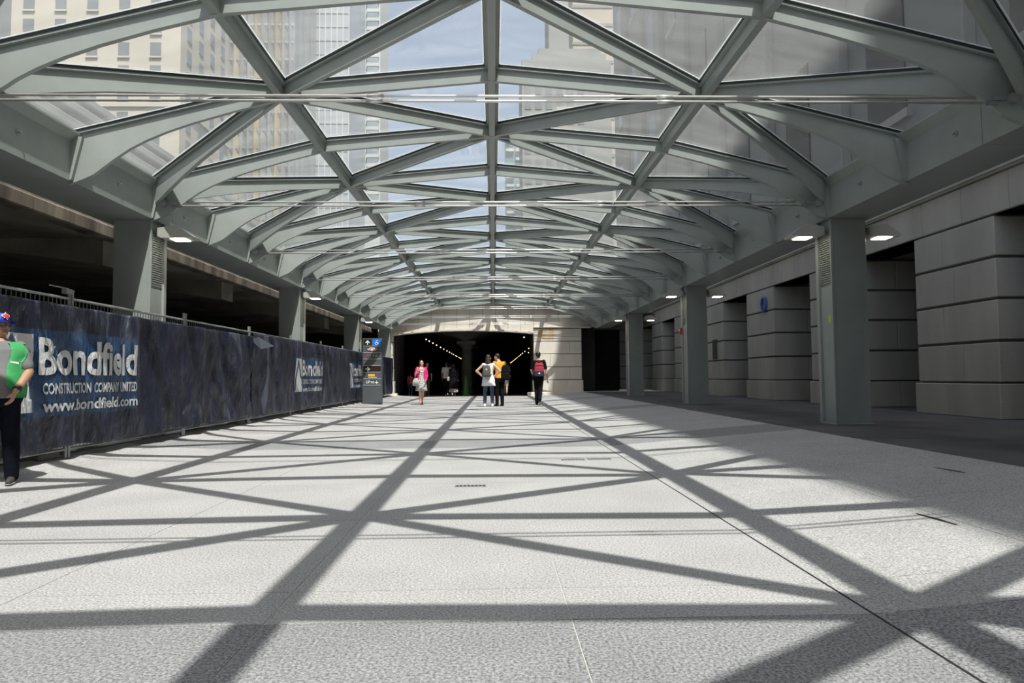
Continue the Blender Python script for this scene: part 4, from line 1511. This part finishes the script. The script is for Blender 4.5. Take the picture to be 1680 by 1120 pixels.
for sc, off, m_, nm in ((.043, .0, WHITE, 'leaf_border'), (.034, .004, mat('leaf_red', (.70, .02, .02), .6), 'leaf_patch')):
    c = bmesh.new()
    pts = leaf(sc)
    A = [c.verts.new(hp(x, -.089 - off - .012 + .55 * z * .6 + abs(x) * .35, .092 + z)) for x, z in pts]
    Bv = [c.verts.new(hp(x, -.083 - off - .012 + .55 * z * .6 + abs(x) * .35, .092 + z)) for x, z in pts]
    c.faces.new(A); c.faces.new(Bv[::-1])
    for i in range(len(A)):
        c.faces.new((A[i], A[(i + 1) % len(A)], Bv[(i + 1) % len(A)], Bv[i]))
    link(nm, bm_mesh(nm, c, m_), cap)
# glasses and watch
gl = held('glasses', 'dark rimmed glasses on the face of the man in the blue cap', 'glasses', b)
for sx in (-1, 1):
    c = bmesh.new(); pipe(c, [hp(.033 * sx + .023 * cos(a), -.100 + .012 * abs(cos(a)) * (1 if sx * cos(a) > 0 else 0), .012 + .016 * sin(a)) for a in [2 * pi * i / 16 for i in range(17)]], .0022, 6)
    link('rim', bm_mesh('rim', c, BLACKM), gl)
    c = bmesh.new(); pipe(c, [hp(.056 * sx, -.088, .016), hp(.080 * sx, -.03, .016), hp(.082 * sx, .02, .012)], .0022, 6)
    link('temple', bm_mesh('temple', c, BLACKM), gl)
c = bmesh.new(); pipe(c, [hp(-.010, -.102, .016), hp(0, -.104, .018), hp(.010, -.102, .016)], .0022, 6); link('bridge', bm_mesh('bridge', c, BLACKM), gl)
wt = held('wristwatch', 'black wristwatch on the arm of the man in the green vest', 'watch', b)
E_, W_ = P['elL'], P['wrL']
d_ = (W_ - E_).normalized()
c = bmesh.new(); tube(c, W_ - d_ * .035, W_ - d_ * .012, .042, .040, 16); link('strap', bm_mesh('strap', c, BLACKM, True), wt)
c = bmesh.new(); pq = W_ - d_ * .024 + V((.030, -.030, .012)); tube(c, pq, pq + V((.008, -.010, .004)), .020, seg=14); link('dial', bm_mesh('dial', c, BLACKM), wt)

# 2 woman in a pink cardigan walking to the camera
pj = dict(shL=(.165, .01, 1.42), shR=(-.165, .01, 1.42), elR=(-.235, -.02, 1.17), wrR=(-.135, -.17, 1.27), elL=(.215, .0, 1.15), wrL=(.175, -.17, .98),
          knL=(.06, .05, .50), anL=(.03, .17, .12), footL=(.05, -1, -.35), knR=(-.055, -.12, .50), anR=(-.035, -.16, .085), footR=(-.05, -1, .05), hipL=(.08, 0, .92), hipR=(-.08, 0, .92))
b, P, k, hp, Rh = person('woman in a pink cardigan and printed dress walking towards the camera', (-2.62, 24.9, 0), radians(8), 1.62, SKIN_L, HAIRB, None, None, SANDAL, pj, head=(22, 0), build=.96, legs='none', hairstyle='long', bust=.05, grips=(.5, .9), skirt=(.55, 1.42, .235, DRESS), hand_dirs=(None, (.2, .1, .9)))
c = bmesh.new()       # open cardigan: back, two fronts, long sleeves
loft(c, [(.86, .0, .03, .185, .115), (1.0, 0, .03, .172, .105), (1.2, 0, .02, .168, .110), (1.38, 0, .015, .182, .105), (1.46, 0, .02, .095, .07)], 24)
for s in 'LR':
    capsule(c, P['sh' + s] * .8 + V((0, 0, .28)), P['sh' + s], .062, .062)
    capsule(c, P['sh' + s], P['el' + s], .061, .053)
    capsule(c, P['el' + s], P['el' + s] + (P['wr' + s] - P['el' + s]) * (.9 if s == 'L' else .5), .053, .044)
for sx in (-1, 1):
    capsule(c, V((.12 * sx, -.085, .90)), V((.115 * sx, -.10, 1.30)), .05, .045)
    capsule(c, V((.115 * sx, -.10, 1.30)), V((.085 * sx, -.045, 1.45)), .042, .03)
link('cardigan', remesh(c, 'cardigan', PINK, .009, 3), b)
hb = held('handbag', 'large cream shoulder bag carried by the woman in pink', 'handbag', b)
c = bmesh.new()
loft(c, [(.74, -.225, -.20, .08, .05), (.78, -.225, -.20, .135, .07), (.92, -.22, -.20, .125, .06), (1.02, -.21, -.20, .085, .04), (1.05, -.21, -.20, .05, .03)], 24, power=2.6)
link('bag', remesh(c, 'bag', CREAMB, .009, 4), hb)
for y_ in (-.035, .03):
    c = bmesh.new(); pipe(c, [V((-.27, y_ - .19, .99)), V((-.235, y_ - .20, 1.15)), V((-.165, y_ - .12, 1.36)), V((-.135, y_ * .5 - .03, 1.485)), V((-.14, .05, 1.47))], .011, 8)
    link('strap', bm_mesh('strap', c, CREAMB, True), hb)

# 3 child further in
b, P, k, hp, Rh = person('child in a rose top and jeans just inside the tunnel', (-4.50, 37.2, 0), radians(170), 1.24, SKIN_M, HAIRK, ROSE, DENIM, SOLEW, None, build=1.0, sleeve=.5)
# 4 man in dark clothes behind the woman in pink
b, P, k, hp, Rh = person('man in dark clothes coming out of the tunnel behind the woman in pink', (-3.52, 36.3, 0), radians(5), 1.78, SKIN_M, HAIRK, BLK, mat('olive_trousers', (.06, .05, .02), .85), SANDAL,
    dict(knL=(.08, .05, .5), anL=(.06, .14, .10), knR=(-.08, -.1, .5), anR=(-.07, -.14, .085)), build=1.05, sleeve=.55)
# 5 walking pair going in
wk = dict(knL=(.08, -.10, .51), anL=(.07, -.18, .085), knR=(-.08, .06, .49), anR=(-.07, .20, .12), footR=(-.03, -1, -.4))
b, P, k, hp, Rh = person('man in a pale shirt and black trousers walking into the tunnel', (-2.50, 36.45, 0), radians(182), 1.80, SKIN_D, HAIRK, PALES, BLK, SOLEW, wk, build=1.1, sleeve=.55)
b, P, k, hp, Rh = person('man in blue jeans half hidden ahead of the pair at the tunnel', (-2.36, 37.4, 0), radians(178), 1.74, SKIN_M, HAIRK, BLK, DENIM, SOLEW, wk, build=1.0, sleeve=.9)
b, P, k, hp, Rh = person('woman in a charcoal headscarf and long black cloak entering the tunnel', (-2.10, 36.0, 0), radians(176), 1.70, SKIN_M, SCARF, BLK, BLK, CREAMB,
    dict(knL=(.07, .06, .49), anL=(.05, .16, .12), footL=(.02, -1, -.4), knR=(-.07, -.06, .5), anR=(-.06, -.10, .085)), build=1.0, sleeve=1.0, hairstyle='scarf', legs='none', skirt=(.20, 1.30, .255, mat('patterned_skirt', (.60, .56, .58), .85, col2=(.02, .02, .02), scale=16)))
c = bmesh.new()
loft(c, [(.40, 0, .0, .265, .215), (.7, 0, .0, .245, .20), (1.0, 0, .0, .215, .175), (1.3, 0, .01, .215, .15), (1.44, 0, .02, .13, .10)], 28)
link('cloak', remesh(c, 'cloak', BLK, .010, 3), b)
hb = held('handbag', 'beige shoulder bag between the pair entering the tunnel', 'handbag', b)
c = bmesh.new(); loft(c, [(.80, .29, .0, .06, .10), (.86, .29, .0, .08, .14), (1.0, .28, 0, .07, .12), (1.06, .28, 0, .04, .08)], 20, power=2.6)
link('bag', remesh(c, 'bag', CREAMB, .009, 3), hb)
c = bmesh.new(); pipe(c, [V((.28, -.09, 1.03)), V((.26, -.06, 1.25)), V((.22, .0, 1.46)), V((.26, .06, 1.25)), V((.28, .09, 1.03))], .010, 8); link('strap', bm_mesh('strap', c, SANDAL, True), hb)

# 6 woman in white, hands on hips, seen from behind
wj = dict(shL=(.168, .01, 1.42), shR=(-.168, .01, 1.42), elL=(.40, .06, 1.20), wrL=(.215, -.02, 1.03), elR=(-.40, .06, 1.20), wrR=(-.215, -.02, 1.03), anL=(.13, .02, .085), anR=(-.13, .02, .085), knL=(.115, -.01, .5), knR=(-.115, -.01, .5))
b, P, k, hp, Rh = person('woman in a white tunic and jeans standing hands on hips, seen from behind', (-.17, 22.85, 0), radians(176), 1.73, SKIN_L, HAIRB, WTOP, DENIM, SOLEW, wj, head=(-14, 8), build=1.0, sleeve=0, top_hem=.70, flare=.22, hairstyle='long', leg_frac=.86, grips=(.5, .5), neckline=1.45, hand_dirs=((-.6, .5, -.45), (.6, .5, -.45)))
backpack(b, 'small grey-green backpack on the woman in white', OLIVE, OLIVE, (.05, .20, 1.20), (.27, .13, .38), True, mat('orange_patch', (.75, .30, .18), .6))
wt = held('wristwatch', 'black and white wristwatch on the woman in white', 'watch', b)
d_ = (P['wrL'] - P['elL']).normalized()
c = bmesh.new(); tube(c, P['wrL'] - d_ * .05, P['wrL'] - d_ * .02, .036, .034, 14); link('strap', bm_mesh('strap', c, BLACKM, True), wt)
c = bmesh.new(); pq = P['wrL'] - d_ * .035 + V((0, .032, 0)); tube(c, pq, pq + V((0, .012, 0)), .022, seg=12); link('dial', bm_mesh('dial', c, SOLEW), wt)

# 7 man in mustard leaning to her
yj = dict(head=(.045, -.06, 1.615), elL=(.23, -.12, 1.16), wrL=(.12, -.30, 1.05), elR=(-.24, -.02, 1.14), wrR=(-.16, -.22, 1.02), knL=(.09, -.04, .5), anL=(.13, .05, .085), knR=(-.07, .0, .5), anR=(-.06, .06, .085))
b, P, k, hp, Rh = person('man in a mustard shirt and black trousers leaning towards the woman in white', (.21, 23.3, 0), radians(205), 1.80, SKIN_L, HAIRK, YTOP, BLK, BLK, yj, head=(28, 12), build=1.02, sleeve=.55, top_hem=.92, grips=(.6, .6), lean=.08)
e = backpack(b, 'slack black backpack slung on the man in the mustard shirt', BLK, BLK, (-.13, .17, 1.10), (.30, .17, .50), True, None, -.5)

# 8 man in grey tee and shorts
b, P, k, hp, Rh = person('man in a grey tee and pale shorts at the tunnel mouth', (.62, 36.3, 0), radians(178), 1.84, SKIN_L, HAIRK, GTEE, SHORT, SANDAL, wk, build=1.08, sleeve=.55, legs='shorts')

# 9 man with the red backpack walking away
rj = dict(elL=(.23, -.02, 1.14), wrL=(.20, -.20, 1.05), elR=(-.25, .05, 1.13), wrR=(-.29, .02, .88), knL=(.07, -.05, .50), anL=(.06, -.02, .085), knR=(-.06, .02, .50), anR=(-.03, .28, .20), footR=(-.03, -1, -1.0), head=(0, -.01, 1.63))
b, P, k, hp, Rh = person('man in black with a red and navy backpack walking away on the right', (1.57, 23.9, 0), radians(178), 1.86, SKIN_L, HAIRK, BLK, BLK, BLK, rj, head=(-6, 0), build=1.02, sleeve=.55, grips=(.5, .7))
e = backpack(b, 'red backpack with a navy base on the man in black', REDB, REDB, (-.02, .185, 1.17), (.33, .15, .46), True)
c = bmesh.new()
loft(c, [(-.235, 0, .0, .155, .072), (-.20, 0, .0, .172, .082), (-.06, 0, .0, .172, .084), (-.055, 0, 0, .15, .07)], 24, 0, Matrix.Translation((-.02, .185, 1.17)), 3.2)
link('base', remesh(c, 'base', NAVYB, .008, 2), e)
for ch in list(e.children):
    if ch.name.startswith('pocket'): bpy.data.objects.remove(ch, do_unlink=True)
link('badge', box_mesh('badge', -.045, .005, .268, .276, 1.02, 1.06, WHITE), e)
ph = held('phone', 'black phone in the hand of the man with the red backpack', 'phone', b)
d_ = (P['wrR'] - P['elR']).normalized()
pc = P['wrR'] + d_ * .13
link('case', box_mesh('case', pc.x - .012, pc.x + .012, pc.y - .04, pc.y + .075, pc.z - .045, pc.z + .03, BLACKM, .006), ph)
link('screen', box_mesh('screen', pc.x + .012, pc.x + .0135, pc.y - .035, pc.y + .07, pc.z - .04, pc.z + .025, DGLASS), ph)
# ------------------------------------------------------------------ the city seen through the glass
CREAM = mat('cream_limestone', (.42, .385, .315), .85, var=.08, scale=.15)
CWIN = mat('dark_grey_window', (.13, .14, .15), .3)  # plain dark grey for the window panes
GOLD = mat('gold_mirror_glass', (.50, .42, .27), .3, .3, var=.35, scale=.3, stretch=(1, 1, .2))
GOLDD = mat('grey_mirror_glass', (.33, .34, .34), .25, .2, var=.4, scale=.4, stretch=(1, 1, .1))
GREYT = mat('pale_grey_glass', (.36, .39, .41), .3, .1, var=.15, scale=.12)
CONDO = mat('white_concrete', (.46, .47, .46), .8)
TEALG = mat('teal_glass', (.18, .27, .28), .2, .1)
BEIGE = mat('grey_beige_masonry', (.20, .205, .19), .85, var=.12, scale=.1)
BEIGE2 = mat('sandy_masonry', (.36, .31, .25), .85)
def win(parent, x, y, z, w, h, m, d=.25, side=False):
    if side:
        return box('window', x - .02, x + .02, y, y + w, z, z + h, m, parent)
    return box('window', x, x + w, y - .02, y + .02, z, z + h, m, parent)
# cream tower with small punched windows
b = tag(empty('office_tower', (-70, 100, 0)), 'tall cream stone tower with small dark square windows, far left', 'building', 'city buildings beyond the canopy')
wmain = link('wall', box_mesh('wall', -25, 24, 0, 18, 0, 78, CREAM), b)
link('setback_wing', box_mesh('setback_wing', -27, 2.0, -4, 0, 0, 46, mat('dull_grey_cream', (.30, .30, .28), .85)), b)  # wing in a darker, greyer cream than the main wall
link('cornice', box_mesh('cornice', -25.3, 24.3, -.3, 18.3, 41, 41.6, CREAM), b)
wme = box_mesh('window', 0, 1.55, -.12, .12, 0, 2.1, CWIN)
sill = box_mesh('sill', -.1, 1.65, -.25, .12, -.25, 0, CREAM)
for r in range(10):
    z = 52.1 + 3.48 * (r - 6)
    for c in range(7):
        w = link('window', wme, b, (19.6 - 4.64 * c, 0, z))
        link('sill', sill, w)
swe = box_mesh('window', -.12, .12, 0, 1.5, 0, 2.1, CWIN)
for r in range(10):
    for c in range(4):
        link('window', swe, b, (24, 2.0 + 4.2 * c, 52.1 + 3.48 * (r - 6)))
b = tag(empty('west_sky_blocker', (-66, 30, 0)), 'long grey block at the extreme upper left, added to cut western sky light', 'building', 'city buildings beyond the canopy')  # added to block low western sky and dim the hall's right side
link('wall', box_mesh('wall', -14, 8, -62, 52, 0, 58, mat('grey_precast', (.28, .29, .28), .85, var=.1, scale=.1)), b)
wb_ = box_mesh('window_band', 7.95, 8.06, -60, 50, 0, 1.7, CWIN)
for k_ in range(14):
    link('window_band', wb_, b, (0, 0, 8 + 3.6 * k_))
# gold glass tower with folded bays
b = tag(empty('gold_glass_tower', (-53.5, 150, 0)), 'gold mirrored tower with vertical folded bays, left of centre', 'building', 'city buildings beyond the canopy')
link('core', box_mesh('core', -9.2, 9.2, 1.2, 20, 0, 112, GOLDD), b)
for k in range(12):
    bm = bmesh.new()
    prism(bm, [(0, 1.2), (.75, 0), (1.5, 1.2)], 0, 112, axis='z')
    link('bay', bm_mesh('bay', bm, [GOLD, GOLDD, GOLDD][k % 3]), b, (-9.1 + 1.52 * k, 0, 0))
for k in range(18):
    link('spandrel', box_mesh('spandrel', -9.2, 9.2, .55, .62, 0, .5, GOLDD), b, (0, 0, 36 + 4.0 * k))
# pale grey glass tower
b = tag(empty('grey_glass_tower', (-45, 172, 0)), 'pale grey glass tower with a fine grid of mullions', 'building', 'city buildings beyond the canopy')
link('core', box_mesh('core', -11, 8.5, 0, 22, 0, 128, GREYT), b)
mu = box_mesh('mullion', -.12, .12, -.25, 0, 0, 128, CONDO)
for k in range(14):
    link('mullion', mu, b, (-11 + 1.5 * k, 0, 0))
fl = box_mesh('floor_band', -11, 8.5, -.15, 0, 0, .35, GREYT)
for k in range(24):
    link('floor_band', fl, b, (0, 0, 44 + 3.6 * k))
# white apartment tower with bay windows
b = tag(empty('apartment_tower', (-38, 200, 0)), 'white apartment tower with columns of bay windows beside the sky', 'building', 'city buildings beyond the canopy')
link('core', box_mesh('core', -6, 4.8, 0, 16, 0, 135, CONDO), b)
bw = box_mesh('bay', 0, 3.6, -1.0, 0, 0, 1.0, CONDO)
ww_ = box_mesh('window', .2, 3.4, -.9, .1, 1.0, 2.6, mat('blue_grey_window', (.20, .26, .29), .2))
for r in range(26):
    z = 52 + 2.75 * r
    for x in (-3.9, .9):
        p = link('bay', bw, b, (x, 0, z))
        link('window', ww_, p)
# stepped masonry building on the right of the sky
b = tag(empty('stepped_building', (8, 150, 0)), 'grey stepped masonry building right of the sky with pale string courses', 'building', 'city buildings beyond the canopy')
for x0, x1, zt_ in ((-1.2, 19, 72.4), (1.2, 18, 74.2), (2.6, 17, 75.6)):
    link('tier', box_mesh('tier', x0, x1, x0 * .3 + 1, 18, 0, zt_, BEIGE), b)
link('tower', box_mesh('tower', 5.2, 9.8, 3, 14, 0, 118, BEIGE), b)
link('string_course', box_mesh('string_course', 6.5, 14, .3, 2, 66.5, 68.6, BEIGE2), b)
link('string_course', box_mesh('string_course', 6.5, 14, .3, 2, 59, 61.5, BEIGE2), b)
bwn = box_mesh('window', 0, 1.4, .5, .75, 0, 2.2, CWIN)
for r in range(8):
    for c in range(6):
        link('window', bwn, b, (-.6 + 2.4 * c, 0, 44 + 3.4 * r))
b = tag(empty('sandy_tower', (26, 175, 0)), 'sandy masonry tower behind the stepped building', 'building', 'city buildings beyond the canopy')
link('wall', box_mesh('wall', -4.5, 6, 0, 14, 0, 130, BEIGE2), b)
for k in range(14):
    link('floor_band', box_mesh('floor_band', -4.7, 6.2, -.2, 0, 0, .8, BEIGE), b, (0, 0, 58 + 5 * k))
# teal glass tower low behind
b = tag(empty('teal_glass_tower', (8, 225, 0)), 'distant teal glass tower with pale balconies next to the ridge', 'building', 'city buildings beyond the canopy')
link('core', box_mesh('core', -3.6, 6, 0, 14, 0, 88, TEALG), b)
bal = box_mesh('balcony', 0, 2.6, -1.1, 0, 0, .9, CONDO)
for r in range(18):
    for c in range(3):
        if (r * 3 + c * 2) % 4 != 3:
            link('balcony', bal, b, (-3.3 + 3.2 * c, 0, 34 + 3.0 * r))
# the station block above the right stone wall: shades the right side of the hall
sb = tag(empty('station_building', (9.2, 0, 4.62)), 'massive grey limestone station block rising above the right wall', 'building', 'city buildings beyond the canopy')
BT = 27.4
SBS = mat('dark_grey_limestone', (.25, .245, .225), .85, var=.18, scale=.25, stretch=(1, 1, .3))
link('wall', box_mesh('wall', 0, 26, -70, 50, 0, BT, SBS), sb)
pil = box_mesh('pilaster', -.28, 0, 0, 1.3, 0, BT - 2.5, SBS, .03)
swn = box_mesh('window', -.05, .03, 0, 1.5, 0, 3.2, DGLASS)
swf = box_mesh('window_frame', -.14, 0, -.18, 1.68, -.2, .0, STONE)
for k in range(19):
    y = -38 + 4.58 * k
    link('pilaster', pil, sb, (0, y, 0))
    for z in (2.2, 8.0, 14.0, 19.5):
        w = link('window', swn, sb, (0, y + 2.2, z))
        link('window_sill', swf, w)
link('cornice', box_mesh('cornice', -.35, .4, -70, 50, BT - 2.2, BT - 1.2, STONE, .05), sb)
